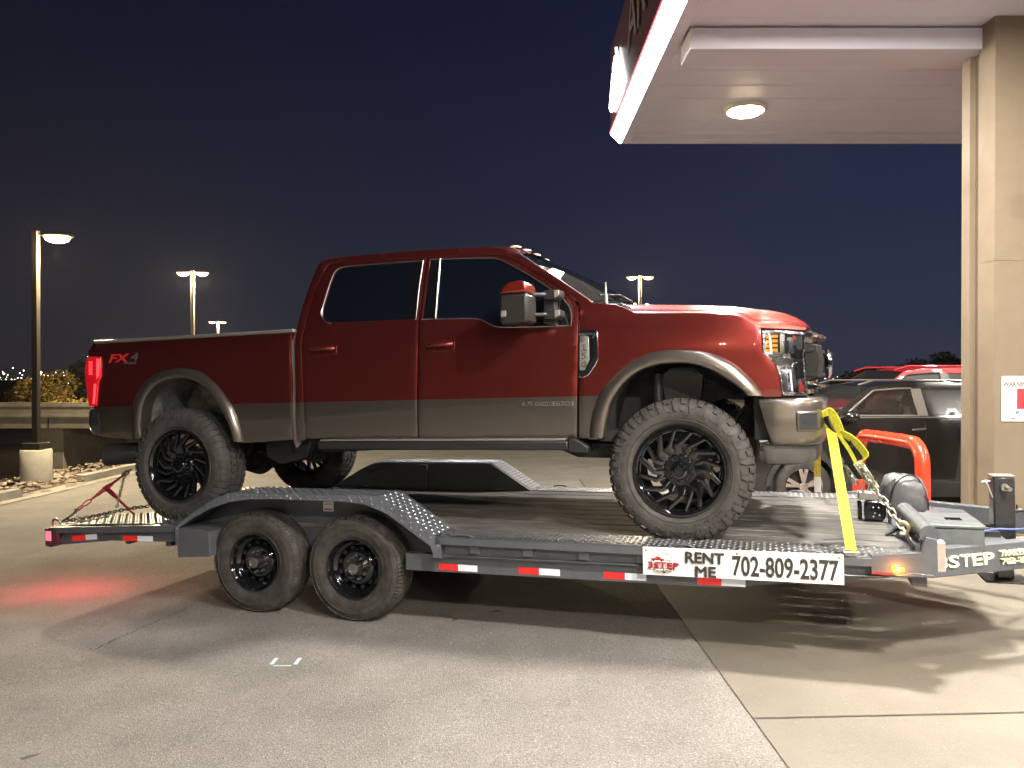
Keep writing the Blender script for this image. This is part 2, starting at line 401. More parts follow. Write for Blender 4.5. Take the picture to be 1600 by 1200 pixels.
mb.add([(1.185, -14, lotz(1.19, -14)+.008), (1.21, -14, lotz(1.21, -14)+.008), (1.21, 13.5, lotz(1.21, 13.5)+.008), (1.19, 13.5, lotz(1.19, 13.5)+.008)], [(0, 1, 2, 3)])
tag(mb.build('pavement_joint', jm, smooth=0), kind='structure')
# survey marks sprayed on the asphalt
mk = mat('pale_green_spray', (.42, .62, .52), .8); mb = MB()
def gp(px, py, dz=.006):
    d = ray(px, py); t = .1
    z = 0
    for _ in range(8):
        t = (z+dz-CAMZ)/d.z; p = CV+t*d; z = lotz(p.x, p.y)
    return Vector((p.x, p.y, z+dz))
for a, b, w in (((424, 1038), (432, 1028), .012), ((427, 1040), (455, 1040), .007), ((461, 1038), (469, 1028), .012)):
    p, q = gp(*a), gp(*b); n = (q-p).cross(Vector((0, 0, 1))).normalized()*w
    mb.add([p-n, q-n, q+n, p+n], [(0, 1, 2, 3)])
tag(mb.build('ground_marking', mk, smooth=0), kind='structure')

mb = MB(); R_ = random.Random(21)
for pts in (((150, 1014), (186, 996), (214, 984), (240, 972), (268, 960), (298, 948)), ((150, 1014), (186, 996))):
    P_ = [gp(*p, .005) for p in pts]; Q = []
    for p, q in zip(P_, P_[1:]):
        for k in range(7): Q.append(p.lerp(q, k/7)+Vector((R_.uniform(-.012, .012), R_.uniform(-.02, .02), 0)))
    for p, q in zip(Q, Q[1:]):
        n = (q-p).cross(Vector((0, 0, 1))).normalized()*R_.uniform(.0015, .004); mb.add([p-n, q-n, q+n, p+n], [(0, 1, 2, 3)])
tag(mb.build('pavement_crack', mat('crack_dirt', (.03, .027, .024), .9), smooth=0), kind='structure')
mb = MB()
for i in range(1500):
    x = R_.uniform(-5.5, 5.2); y = R_.uniform(1.6, 9.5); s = R_.uniform(.0015, .0048)*(1.8 if R_.random() < .05 else 1); z = lotz(x, y)+.007
    mb.add([(x+s, y, z), (x-s*.5, y+s*.9, z), (x-s*.5, y-s*.8, z), (x, y, z+s)], [(0, 1, 3), (1, 2, 3), (2, 0, 3)])
tag(mb.build('loose_grit', mat('pale_grit', (.42, .38, .32), .8, vary=.6, vscale=2), smooth=0), kind='stuff')
def kerb_run(y0, y1, name='kerb'):
    mb = MB(); ys = [y0+(y1-y0)*i/8 for i in range(9)]
    prof = [(-8.0, .012), (-8.19, .02), (-8.215, .15), (-8.36, .165), (-8.38, -.3)]
    vs = [(x-.02*(y-12)*.5, y, lotz(x, y)+z) for y in ys for x, z in prof]; n = len(prof)
    mb.add(vs, [(j*n+i, j*n+i+1, (j+1)*n+i+1, (j+1)*n+i) for j in range(8) for i in range(n-1)]+[tuple(range(n)), tuple(8*n+i for i in range(n))])
    tag(mb.build(name, KERB, smooth=30), kind='structure')
kerb_run(14.6, 58); kerb_run(-6, 12.7)
mb = MB(); mb.add([(-7.98, 12.7, lotz(-8, 12.7)+.012), (-7.99, 14.6, lotz(-8, 14.6)+.012), (-8.4, 14.6, lotz(-8, 14.6)+.02), (-8.4, 12.7, lotz(-8, 12.7)+.02)], [(0, 1, 2, 3)])
tag(mb.build('gutter', KERB, smooth=0), kind='structure')
# river rocks behind the kerb
STONE = mat('river_rock', (.33, .27, .2), .8, vary=.6, vscale=3)
mb = MB(); R_ = random.Random(3)
for i in range(1500):
    y = 11.6+(i/1500)**1.5*22; x = -8.42-R_.random()*1.5
    if 12.7 < y < 14.5: x = -8.15-R_.random()*1.6
    if (x+9.05)**2+(y-14.5)**2 < .34**2: continue
    s = .03+R_.random()**2*.085; vs = []
    for a, b, c in ((1, 0, 0), (-1, 0, 0), (0, 1, 0), (0, -1, 0), (0, 0, 1), (0, 0, -1)):
        vs.append((x+a*s*R_.uniform(.7, 1.5), y+b*s*R_.uniform(.7, 1.4), lotz(x, y)+.07+s*.3+c*s*R_.uniform(.5, .8)))
    mb.add(vs, [(0, 2, 4), (2, 1, 4), (1, 3, 4), (3, 0, 4), (2, 0, 5), (1, 2, 5), (3, 1, 5), (0, 3, 5)])
o = mb.build('river_rocks', STONE, smooth=50); tag(o, kind='stuff')
s = o.modifiers.new('s', 'SUBSURF'); s.levels = 1; s.render_levels = 1

# ------------------------------------------------------------------ canopy
CANW = mat('canopy_white_panel', (.60, .60, .70), .45, vary=.05, vscale=1)
CANT = mat('canopy_trim', (.56, .56, .66), .4)
FASC = mat('fascia_dark_red', (.05, .012, .02), .35)
LED = mat('led_strip', (.9, .9, .95), .5, emit=(.86, .91, 1), es=20)
REDL = mat('red_edge_line', (.6, .02, .03), .5, emit=(1, .04, .06), es=1.2)
SZ = 5.27; SX = 1.60; SY = 11.13; XE = 15.2; YE = -15
can = empty('fuel_canopy', T(SX, SY, SZ-.1), 'white flat canopy over the forecourt with a glowing white edge strip', 'canopy')
Ci = can.matrix_world.inverted()
def C(mb, name, m, par=can, **k):
    mb.v = [tuple(Ci @ Vector(v)) for v in mb.v]; return mb.build(name, m, par, **k)
mb = MB(); mb.box((SX, YE, SZ), (XE, SY, SZ+.02))
for i in range(1, 62):     # flat pan seams run along x
    y = SY-.42*i; mb.box((SX+.14, y-.004, SZ-.004), (XE, y+.004, SZ-.0005))
C(mb, 'soffit', CANW, smooth=0)
mb = MB(); mb.box((SX, SY-.13, SZ-.045), (XE, SY, SZ)); mb.box((SX+.14, SY-.38, SZ-.022), (XE, SY-.132, SZ)); mb.box((SX, YE, SZ-.045), (SX+.13, SY-.132, SZ))
C(mb, 'perimeter_trim', CANT, smooth=0, bevel=.006)
mb = MB(); mb.box((SX+.16, 7.5, SZ-.235), (5.06, 7.92, SZ-.024)); mb.box((SX+.16, 1.2, SZ-.235), (XE, 1.62, SZ-.024)); C(mb, 'beam', CANT, smooth=0, bevel=.01)
mb = MB(); mb.box((SX-.15, YE, SZ+.117), (XE, SY+.06, SZ+1.35)); C(mb, 'fascia', FASC, smooth=0)
mb = MB(); mb.prism([(SX-.15, SZ+.10), (SX-.012, SZ-.035), (SX-.012, SZ+.11), (SX-.15, SZ+.115)], YE, SY+.03)
C(mb, 'edge_light_strip', LED, smooth=0, recalc=True)
mb = MB(); mb.box((SX-.165, YE, SZ+.118), (SX-.151, SY+.05, SZ+.145)); C(mb, 'red_line', REDL, smooth=0)
# lit emblem and lettering on the outer face of the fascia
EMB = mat('lit_white_emblem', (.9, .9, .9), .5, emit=(.95, .97, 1), es=5)
mb = MB(); x = SX-.17
def tri(p): mb.prism(p, x-.03, x, axis='x')
tri([(10.33, SZ+1.02), (9.78, SZ+.36), (10.10, SZ+.30)]); tri([(10.62, SZ+.86), (10.40, SZ+.93), (10.16, SZ+.30), (10.45, SZ+.295)]); tri([(10.67, SZ+.80), (10.98, SZ+.42), (10.80, SZ+.30), (10.50, SZ+.295)])
C(mb, 'emblem', EMB, smooth=0)
LET = mat('unlit_letter', (.10, .085, .10), .5)
text('ARCO', 1.0, Ci @ T(SX-.17, 8.0, SZ+.80) @ RZ(-PI/2) @ RX(PI/2), LET, parent=can, ext=.006)
LENSE = mat('lamp_lens', (1, .9, .7), .4, emit=(1, .80, .48), es=34)
HOUS = mat('lamp_housing_white', (.6, .58, .55), .4)
def clight(x, y, lab, power=1.0):
    t = empty('canopy_light', T(x, y, SZ-.001), lab, 'ceiling light', 'round lights under the canopy')
    MB().lathe([(0, .0), (0, .27), (-.04, .265), (-.055, .235), (-.04, .215), (-.04, .0)], 40, X=RX(PI/2)).build('housing', HOUS, t)
    MB().lathe([(-.041, .06), (-.075, .085), (-.088, .14), (-.075, .195), (-.041, .212)], 40, X=RX(PI/2)).build('lens', LENSE, t)
    lamp('lamp', 'AREA', T(0, 0, -.10), 330*power, (1, .92, .82), t, .5)
    return t
clight(3.0, 9.77, 'round glowing light under the canopy, the only one in view', 1.25)
clight(3.0, 5.3, 'round canopy light over the truck hood, just past the top of the picture', 1.5)
clight(3.0, 0.9, 'round canopy light right of and above the viewpoint', 1.9)
clight(3.0, -3.5, 'round canopy light behind the viewpoint, near the canopy edge', 2.4)
clight(9.0, 9.77, 'round canopy light right of the pillar on the far side', .8)
clight(9.0, 4.9, 'round canopy light right of the pillar on the near side', 1.0)
clight(9.0, -1.0, 'round canopy light behind and far right of the viewpoint', 1.4)

# ------------------------------------------------------------------ pillar
STUC = mat('tan_stucco', (.165, .130, .088), .75, vary=.10, vscale=1.5, bump=.25, bscale=120)
zb = lotz(5, 7.5)+.14
pil = empty('canopy_pillar', T(4.64, 7.3, zb), 'square tan stucco pillar holding up the canopy', 'pillar'); Ci2 = pil.matrix_world.inverted()
def P2(mb, name, m, **k):
    mb.v = [tuple(Ci2 @ Vector(v)) for v in mb.v]; return mb.build(name, m, pil, **k)
mb = MB(); mb.prism([(4.64, 7.3), (5.95, 7.3), (5.95, 8.62), (5.14, 8.62), (5.14, 7.84), (4.64, 7.84), (4.64, 7.70), (4.69, 7.69), (4.69, 7.56), (4.64, 7.55)], zb, SZ-.002, axis='z')
P2(mb, 'shaft', STUC, smooth=0, bevel=.006)
mb = MB(); mb.box((4.637, 7.296, 2.92), (4.66, 7.54, 2.925)); mb.box((4.66, 7.2965, 2.92), (5.95, 7.31, 2.925)); P2(mb, 'panel_joint', mat('joint_line_tan', (.2, .15, .1), .9), smooth=0)  # thin flat tan strips mark the panel joint
mb = MB(); mb.box((5.02, 7.16, 3.42), (5.4, 7.299, 3.62)); P2(mb, 'wall_light', mat('bronze_box', (.12, .09, .06), .5), bevel=.01)
mb = MB(); mb.box((4.35, 6.95, lotz(4.3, 7)-.1), (6.3, 9.0, zb-.002)); tag(mb.build('island_kerb', KERB, bevel=.02), kind='structure')
# warning notice on the pillar
ws = empty('warning_notice', T(4.71, 7.296, 1.37), 'white notice with red WARNING heading fixed to the tan pillar', 'sign')
SGN = mat('notice_cream', (.80, .78, .66), .45); MB().box((0, -.004, 0), (.34, 0, .435)).build('board', SGN, ws, bevel=.002)
RI = mat('notice_red', (.62, .03, .035), .5); GI = mat('notice_small_print', (.35, .28, .24), .6); BI = mat('notice_blue', (.03, .12, .4), .5)
text('WARNING', .062, T(.012, -.0045, .355) @ FACE, RI, parent=ws, ext=.0004, bold=.0022, align='LEFT', sx=.88)
mb = MB()
mb.box((.03, -.0045, .418), (.31, -.004, .4205)); mb.box((.045, -.0045, .411), (.30, -.004, .413)); mb.box((.016, -.0045, .323), (.33, -.004, .3255))
for i in range(8):
    z = .302-i*.0245; mb.box((.036, -.0045, z), (.036+[.085, .06, .09, .07, .078, .1, .09, .082][i], -.004, z+.0025))
    if i in (0, 2, 5, 6): mb.box((.036, -.0045, z-.0065), (.036+[.03, 0, .09, 0, 0, .095, .03][i], -.004, z-.004))
    mb.box((.014, -.0045, z-.006), (.024, -.004, z+.006))
for z, a, b in ((.088, .012, .125), (.079, .075, .125), (.052, .012, .32), (.045, .02, .3)): mb.box((a, -.0045, z), (b, -.004, z+.0025))
mb.build('small_print', GI, ws, smooth=0)
mb = MB(); mb.box((.145, -.0045, .118), (.32, -.004, .315)); mb.box((.085, -.0045, .018), (.135, -.004, .031)); mb.build('red_panel', RI, ws, smooth=0)
MB().box((.135, -.0045, .062+.004), (.167, -.004, .102)).build('blue_square', BI, ws, smooth=0)
mb = MB(); mb.tube([(.158*1+.0, -.005, .075), (.153, -.005, .07), (.147, -.005, .071), (.145, -.005, .077), (.148, -.005, .083)], .0013, 5); mb.tube([(.1475, -.005, .094), (.149, -.005, .083), (.156, -.005, .082), (.160, -.005, .073)], .0015, 5); mb.lathe([(-.0052, 0), (-.0052, .0024)], 10, X=T(.147, 0, .0975)); mb.build('wheelchair_symbol', WHT, ws)

# ------------------------------------------------------------------ red bollard hoop
BR = mat('bright_red_orange_enamel', (.72, .045, .018), .25, 0, .5, vary=.06)
pts = [(3.83, 7.05, lotz(3.8, 7)), (3.82, 7.05, .9), (3.82, 7.07, 1.05), (3.82, 7.16, 1.15), (3.81, 7.3, 1.175), (3.80, 8.05, 1.175), (3.80, 8.19, 1.15), (3.80, 8.28, 1.05), (3.80, 8.30, .9), (3.80, 8.30, lotz(3.8, 8.3))]
mb = MB(); mb.tube([pts[0], pts[1]]+cr(pts[1:-1], 5)[1:]+[pts[-1]], .066, 20)
O_ = Vector((3.82, 7.6, lotz(3.8, 7.6))); mb.v = [tuple(Vector(v)-O_) for v in mb.v]
tag(mb.build('bollard_hoop', BR, M=Matrix.Translation(O_)), 'bright red steel guard hoop standing beside the black car', 'bollard')

# ------------------------------------------------------------------ lot lights
BRZ = mat('dark_bronze_pole', (.035, .028, .02), .45, .3); GPO = mat('weathered_pole', (.30, .26, .20), .5, .2)
HOT = mat('sodium_lens', (1, .8, .5), .4, emit=(1, .63, .21), es=3.4)
CB = mat('round_concrete_base', (.46, .43, .34), .8, vary=.2, vscale=4, bump=.2, bscale=60)
def street(M, h, heads, pm, lab, power, base=True, grp='lights on tall poles', w=.11, headw=.34, lensr=.5):
    t = empty('street_lamp', M, lab, 'street lamp', grp); z0 = 0
    if base:
        z0 = .68; MB().lathe([(0, .27), (.66, .27), (.68, .255), (.68, 0)], 40, X=RX(PI/2)).build('base', CB, t)
        mb = MB(); mb.box((-.17, -.17, z0), (.17, .17, z0+.13)); mb.build('base_cover', BRZ, t, bevel=.01)
    mb = MB(); mb.box((-w/2, -w/2, z0+.1 if base else 0), (w/2, w/2, h)); mb.build('pole', pm, t, bevel=.008)
    for s in heads:
        a = s*(w/2+.10)
        mb = MB(); mb.box((s*w/2, -.03, h-.09), (a, .03, h-.05)); mb.box((a, -.14, h-.12), (a+s*headw*1.5, .14, h-.06)); hd = mb.build('lamp_head', BRZ if base else pm, t, bevel=.02)
        c = a+s*headw*.75
        mb = MB(); mb.lathe([(h-.23, 0), (h-.222, .5*headw*.6), (h-.19, .5*headw*1.1), (h-.118, .5*headw*1.35)][::-1], 20, X=T(c, 0, 0) @ RX(PI/2)); mb.build('lens', HOT, hd)
        if power: lamp('lamp', 'POINT', T(c, 0, h-.42), power, (1, .80, .50), t, .10)
    return t
street(T(-9.10, 14.5, lotz(-9, 14.5)), 4.86, (1,), BRZ, 'dark square lamp post on round concrete base beyond the kerb', 1500)
street(T(-14.72, 35, -.55), 7.35, (-1, 1), GPO, 'tall twin head lamp post above the truck bed, taller and left one of two', 2600, False, w=.13, headw=.36)
street(T(-27.16, 70, -1), 8.2, (-1, 1), GPO, 'farthest small twin head lamp post just above the truck bed rail', 1200, False, w=.16, headw=.42)
street(T(7.59, 45, 0), 7.95, (-1, 1), GPO, 'twin head lamp post rising behind the truck hood', 1500, False, w=.15, headw=.42)

# ------------------------------------------------------------------ background left
BCON = mat('bridge_concrete', (.25, .23, .185), .85, vary=.3, vscale=.8, bump=.15, bscale=20)
t = empty('road_bridge', T(-24, 38, -4.6), 'long pale concrete road bridge behind the parking lot', 'bridge')
def Bm(mb, name, m=BCON): mb.v = [(x+24, y-38, z+4.6) for x, y, z in mb.v]; return mb.build(name, m, t, bevel=.02)
mb = MB(); mb.box((-60, 38, -.02), (-6, 38.35, .62)); mb.box((-60, 37.93, .40), (-6, 37.997, .52)); mb.box((-60, 37.9, -.12), (-6, 37.997, .02)); Bm(mb, 'parapet')
mb = MB(); mb.box((-60, 38.05, -.68), (-6, 46, -.125)); Bm(mb, 'girder')
for x in (-24.0, -17.0, -33):
    mb = MB(); mb.box((x, 38.6, -4.6), (x+1.15, 45, -.684)); Bm(mb, 'pier')
mb = MB(); mb.box((-23.3, 38.03, -.66), (-23.24, 38.049, -.13), 0); Bm(mb, 'deck_joint', DGAP)
LROAD = ground_mat('lower_road_asphalt', (.10, .07, .05), (.16, .12, .085), 1, .2, .4)
sheet('lower_road', [-70, -50, -30, -16], [20, 26, 32, 36.5], lambda x, y: -4.585+.02*(x < -15)*0, LROAD)
mb = MB()
for y in (24, 30.5): mb.box((-60, y, -4.575), (-16.5, y+.5, -4.45))
tag(mb.build('road_median', KERB, smooth=0), kind='structure')
cone = MB(); cone.lathe([(0, .18), (.03, .18), (.04, .12), (.5, .035), (.5, 0)], 16, X=RX(PI/2)); cone.lathe([(.2, .089), (.3, .068)], 16, 1, X=RX(PI/2) @ T(0, 0, 0))
street(T(-20.6, 43.5, -3.4), 6.9, (-1, 1), GPO, 'unseen twin head lamp post added behind the truck bed to light the trees', 1500, False)  # unseen lamp, added for the light on the trees
street(T(-9, -30, 0), 7.6, (-1, 1), GPO, 'twin head lamp post behind the viewpoint, mirrored in the front door', 900, False)
street(T(-3, -44, 0), 7.6, (-1, 1), GPO, 'farther twin head lamp post behind the viewpoint, mirrored in the front door', 900, False)
wl = street(T(-20, 27, -4.6), 3.4, (1,), BRZ, 'unseen dark lamp post added down on the lower road for faint light', 260, False)  # out of view, added to put faint light on the lower road

def tree(X, h, rad, trunk, leaf, n, lab, cat='tree', flat=.8, seed=1, grp=None, leafs=.14):
    R = random.Random(seed); t = empty('leafy_tree' if cat == 'tree' else 'shrub', X, lab, cat, grp)
    mb = MB(); mb.tube([(0, 0, 0), (.05, 0, h*.3), (-.05, .05, h*.55)], [.16*h/5, .12*h/5, .06*h/5], 8)
    cl = []
    for k in range(9):
        a = R.uniform(0, 2*PI); q = rad*R.uniform(.25, .75); p = (q*math.cos(a), q*math.sin(a), h*R.uniform(.5, .9)); cl.append((p, rad*R.uniform(.3, .5)))
        mb.tube([(0, 0, h*.35), (p[0]*.5, p[1]*.5, h*.55), p], [.06*h/5, .04*h/5, .015], 5)
    mb.build('trunk', trunk, t); mb = MB()
    for i in range(n):
        (cx_, cy_, cz_), cr_ = R.choice(cl); d = Vector((R.gauss(0, 1), R.gauss(0, 1), R.gauss(0, 1))).normalized()*cr_*R.uniform(.5, 1.05)
        p = Vector((cx_+d.x, cy_+d.y, cz_+d.z*flat)); s = leafs*R.uniform(.6, 1.4)
        u = Vector((R.gauss(0, 1), R.gauss(0, 1), R.gauss(0, .6))).normalized(); w_ = u.cross(Vector((R.gauss(0, 1), R.gauss(0, 1), R.gauss(0, 1)))).normalized()
        mb.add([p-u*s, p+w_*s*.5, p+u*s, p-w_*s*.5], [(0, 1, 2, 3)])
    mb.build('crown', leaf, t, smooth=0, recalc=False); return t
BARK = mat('bark', (.07, .05, .035), .9, vary=.3); LFY = mat('yellow_lit_foliage', (.20, .13, .018), .8, vary=.5, vscale=.6); LFD = mat('dark_foliage', (.022, .026, .014), .85, vary=.5, vscale=.5)  # yellow lamp light is put into the leaf colour of the bridge trees
tree(T(-31.5, 50, -3.2), 5.3, 2.9, BARK, LFY, 5200, 'round tree with leaves coloured as lit yellow behind the bridge, directly behind the dark lamp post', seed=4, grp='trees behind the bridge', leafs=.13)
tree(T(-36.3, 48, -3.2), 4.0, 3.0, BARK, LFY, 4200, 'low tree with leaves coloured as lit yellow behind the bridge at the left edge', seed=5, grp='trees behind the bridge', leafs=.13)
tree(T(-27.2, 47, -3.2), 3.9, 2.7, BARK, LFY, 4200, 'low tree with leaves coloured as lit yellow green behind the bridge next to the tail lamp', seed=6, grp='trees behind the bridge', leafs=.13)
tree(T(-41, 70, -3.5), 6.9, 3.2, BARK, LFD, 4200, 'dark bare looking tree on the skyline left of the truck tail lamp', seed=8, leafs=.16)
tree(T(19.5, 42, -.2), 2.6, 2.0, BARK, LFD, 2500, 'dark bush on the skyline between truck and black car', seed=9, grp='dark trees behind the cars', leafs=.12)
tree(T(25.5, 46, -.2), 3.4, 2.4, BARK, LFD, 3000, 'dark tree on the skyline beside the pillar', seed=10, grp='dark trees behind the cars', leafs=.12)
# small spots of the lower bank
for i, (x, y) in enumerate(((-19.5, 35.6), (-14.8, 30))):
    tree(T(x, y, -4.6), 1.9, 1.1, BARK, LFD, 900, ('dark shrub under the bridge beside the pier', 'dark shrub on the bank below the truck bumper')[i], cat='shrub', seed=20+i, leafs=.09)

# far low buildings, lit
WB = mat('lit_store_front', (.5, .45, .35), .7, emit=(1, .62, .25), es=.9); WB2 = mat('pale_wall_glow', (.5, .48, .42), .8, emit=(.8, .7, .55), es=.22); ROOF = mat('dark_roof', (.03, .03, .03), .8)  # the pale wall glows by emission instead of being floodlit
def shop(x, y, w, h, lab, m, n):
    t = empty('store_building', T(x, y, -4.6), lab, 'building', 'low lit buildings far away')
    mb = MB(); mb.box((0, 0, 0), (w, 14, h)); mb.build('wall', ROOF, t)
    for k in range(n):
        a = w*(k+.08)/n; b = w*(k+.9)/n; mb = MB(); mb.box((a, -.05, h*.70), (b, -.003, h*.93)); mb.build('window', m, t)
    mb = MB(); mb.box((-.3, -.4, h+.003), (w+.3, 14.3, h+.35)); mb.build('roof', ROOF, t)
shop(-117, 190, 8, 4.6, 'low building with amber lit front left of the truck tail lamp', WB, 2)
shop(-108, 190, 9, 4.9, 'low building with broken row of lit windows right beside the truck tail lamp', WB, 4)
shop(-142, 190, 14, 6.0, 'pale building with glowing front in place of floodlight at the left edge behind the trees', WB2, 1)

# town lights
CL = [mat('town_light_'+n, c, .5, emit=c, es=s) for n, c, s in (('warm', (1, .72, .38), 5), ('white', (.9, .95, 1), 7), ('amber', (1, .5, .18), 3.5))]
mb = MB(); R_ = random.Random(11)
def spark(px, py, Y, r, mi):
    d = ray(px, py); p = CV+d*(Y/d.y)
    r *= Y/1185*1.25
    mb.add([p+Vector(v)*r for v in ((1, 0, 0), (-1, 0, 0), (0, 1, 0), (0, -1, 0), (0, 0, 1), (0, 0, -1))], [(0, 2, 4), (2, 1, 4), (1, 3, 4), (3, 0, 4), (2, 0, 5), (1, 2, 5), (3, 1, 5), (0, 3, 5)], mi)
for px, py, r in ((20, 575, .9), (6, 584, 1.5), (31, 583, .8), (35, 586, .7), (53, 585, 2.0), (64, 582, 1.7), (68, 586, 1.3), (74, 589, 1.0), (67, 597, 1.7), (82, 597, 1.5), (90, 595, 1.6), (96, 593, 1.3), (110, 594, .9), (130, 590, 1.3), (18, 593, .9), (9, 593, .9), (87, 582, .7), (99, 582, .6), (37, 579, 1.0), (54, 594, .9), (42, 596, .7), (77, 599, 1.2), (4, 581, .8), (12, 586, .9), (107, 599, .6)):
    spark(px, py, R_.uniform(300, 420), r, R_.choice((0, 0, 1)))
for i in range(70): spark(R_.uniform(55, 104), 587+R_.gauss(0, .8), R_.uniform(500, 800), R_.uniform(.35, .7), R_.choice((0, 0, 1)))
for i in range(90): spark(R_.uniform(-60, 134), R_.uniform(587, 603), R_.uniform(260, 700), R_.uniform(.25, .6), R_.choice((0, 2, 2, 1)))
for px, py, r in ((1367, 588, 1.8), (1340, 594, 1.5), (1389, 594, 1.4), (1355, 595, 1.2), (1375, 592, 1.2), (1361, 592, .9), (1330, 585, .5), (1419, 583, 1.6), (1410, 586, 1.4), (1350, 592, .8)): spark(px, py, R_.uniform(300, 400), r, 1)
for i in range(60): spark(R_.uniform(1284, 1480), 592+R_.gauss(0, 1.2), R_.uniform(400, 800), R_.uniform(.3, .7), R_.choice((0, 1, 1)))
for i in range(60): spark(R_.uniform(150, 1280), 590+R_.gauss(0, 2), R_.uniform(400, 800), R_.uniform(.3, .9), R_.choice((0, 1, 2)))
tag(mb.build('town_lights', CL, smooth=0), kind='stuff')
# ================================================================== WHEELS
def prof_fn(P):   # half profile (y, r) from the crown outwards -> point and normal at arc length s
    S = [0]
    for i in range(1, len(P)): S.append(S[-1]+math.hypot(P[i][0]-P[i-1][0], P[i][1]-P[i-1][1]))
    def at(s, h=0.0):
        sg = 1 if s >= 0 else -1; a = abs(s); i = 0
        while i < len(S)-2 and S[i+1] < a: i += 1
        t = (a-S[i])/(S[i+1]-S[i]); y = P[i][0]+(P[i+1][0]-P[i][0])*t; r = P[i][1]+(P[i+1][1]-P[i][1])*t
        def nr(j):
            j = max(0, min(j, len(P)-2)); dy = P[j+1][0]-P[j][0]; dr = P[j+1][1]-P[j][1]; l = math.hypot(dy, dr); return (-dr/l, dy/l)
        n0 = nr(i-1 if t < .5 else i); n1 = nr(i if t < .5 else i+1); f = t+.5 if t < .5 else t-.5
        ny = n0[0]*(1-f)+n1[0]*f; nr_ = n0[1]*(1-f)+n1[1]*f
        return sg*(y+ny*h), r+nr_*h
    return at
def lug(mb, at, N, k, rows, h, mi=0):   # rows: (s, t0, t1)
    m = 3; vs = []; fs = []
    for s, t0, t1 in rows:
        for hh in (h, -.004):
            for j in range(m+1):
                y, r = at(s, hh); a = 2*PI*(k+t0+(t1-t0)*j/m)/N; vs.append((r*math.cos(a), y, r*math.sin(a)))
    w = 2*(m+1); n = len(rows)
    for i in range(n-1):
        for j in range(m): fs.append((i*w+j, (i+1)*w+j, (i+1)*w+j+1, i*w+j+1))
        for j in (0, m): fs.append((i*w+j, i*w+j+m+1, (i+1)*w+j+m+1, (i+1)*w+j))
    for i in (0, n-1):
        for j in range(m): fs.append((i*w+j, i*w+j+1, i*w+j+1+m+1, i*w+j+m+1))
    mb.add(vs, fs, mi)
CH = {}
def char_mesh(ch, size, ext, bold=0):
    k = (ch, size, ext, bold)
    if k not in CH:
        o = text(ch, size, Matrix.Identity(4), RUB, ext=ext, bold=bold); me = o.data
        CH[k] = ([tuple(v.co) for v in me.vertices], [tuple(p.vertices) for p in me.polygons]); bpy.data.objects.remove(o)
    return CH[k]
def arc_text(mb, body, r, deg, size, y, step=None, flip=False, ext=.002, mi=0, adv=.78):
    n = len(body); st = math.degrees(size*adv/r)
    for i, ch in enumerate(body):
        if ch == ' ': continue
        a = math.radians(deg+((n-1)/2-i)*st*(-1 if flip else 1)); vs, fs = char_mesh(ch, size, ext)
        mb.add(vs, fs, mi, X=T(r*math.cos(a), y, r*math.sin(a)) @ RY(-(a-PI/2)+(PI if flip else 0)) @ FACE)
def truck_tyre():
    P = [(0, .463), (.05, .462), (.10, .4585), (.125, .452), (.141, .438), (.153, .415), (.159, .378), (.153, .337), (.137, .303), (.118, .292)]
    at = prof_fn(P); mb = MB(); full = [(-y, r) for y, r in P[::-1]]+P[1:]
    mb.lathe([(y, r) for y, r in full]+[(.118, .285), (-.118, .285)], 112, closed=True); N = 26
    for k in range(N):
        v = .03*math.sin(k*2.4)
        for sg in (-1, 1):
            o = 0 if sg < 0 else .5
            for rows in ([(.070, .05, .40), (.10, .03, .42), (.125, .05, .42), (.150, .07, .40), (.172, .08, .36), (.197, .18+v, .31)],
                         [(.070, .55, .93), (.10, .52, .92), (.128, .55, .92), (.150, .60, .88)],
                         [(.155, .46, .53), (.200, .46, .53)], [(.190, .54, .84), (.200, .54, .82)], [(.150, .88, .94), (.190, .86, .92)],
                         [(.008, .10, .42), (.032, .22, .52), (.060, .14, .46)], [(.008, .58, .90), (.032, .70, 1.02), (.060, .64, .96)]):
                lug(mb, at, N, k+o, [(sg*s, a, b) for s, a, b in rows], .0115 if rows[0][0] < .149 else .0065)
    mb.lathe([(-.153, .3405), (-.158, .3375), (-.152, .3345)], 112)
    for b, d, r, f in (('RIDGE GRAPPLER', 72, .378, False), ('NITTO', 172, .378, False), ('HYBRID TERRAIN', -68, .378, True)):
        arc_text(mb, b, .365, d, .040, -.1600, flip=f)
    a = .15; out = []      # flattened where it carries the truck
    for x, y, z in mb.v:
        dn = x*math.sin(a)-z*math.cos(a) if 0 else -(z*math.cos(a)-x*math.sin(a)); lim = .441
        if dn > lim: k_ = dn-lim; x -= math.sin(a)*k_; z += math.cos(a)*k_; y *= 1+.25*k_/.03*.1
        elif dn > .33: y *= 1+.03*math.sin(PI*(dn-.33)/.111)
        out.append((x, y+.145, z))
    mb.v = out; return mb
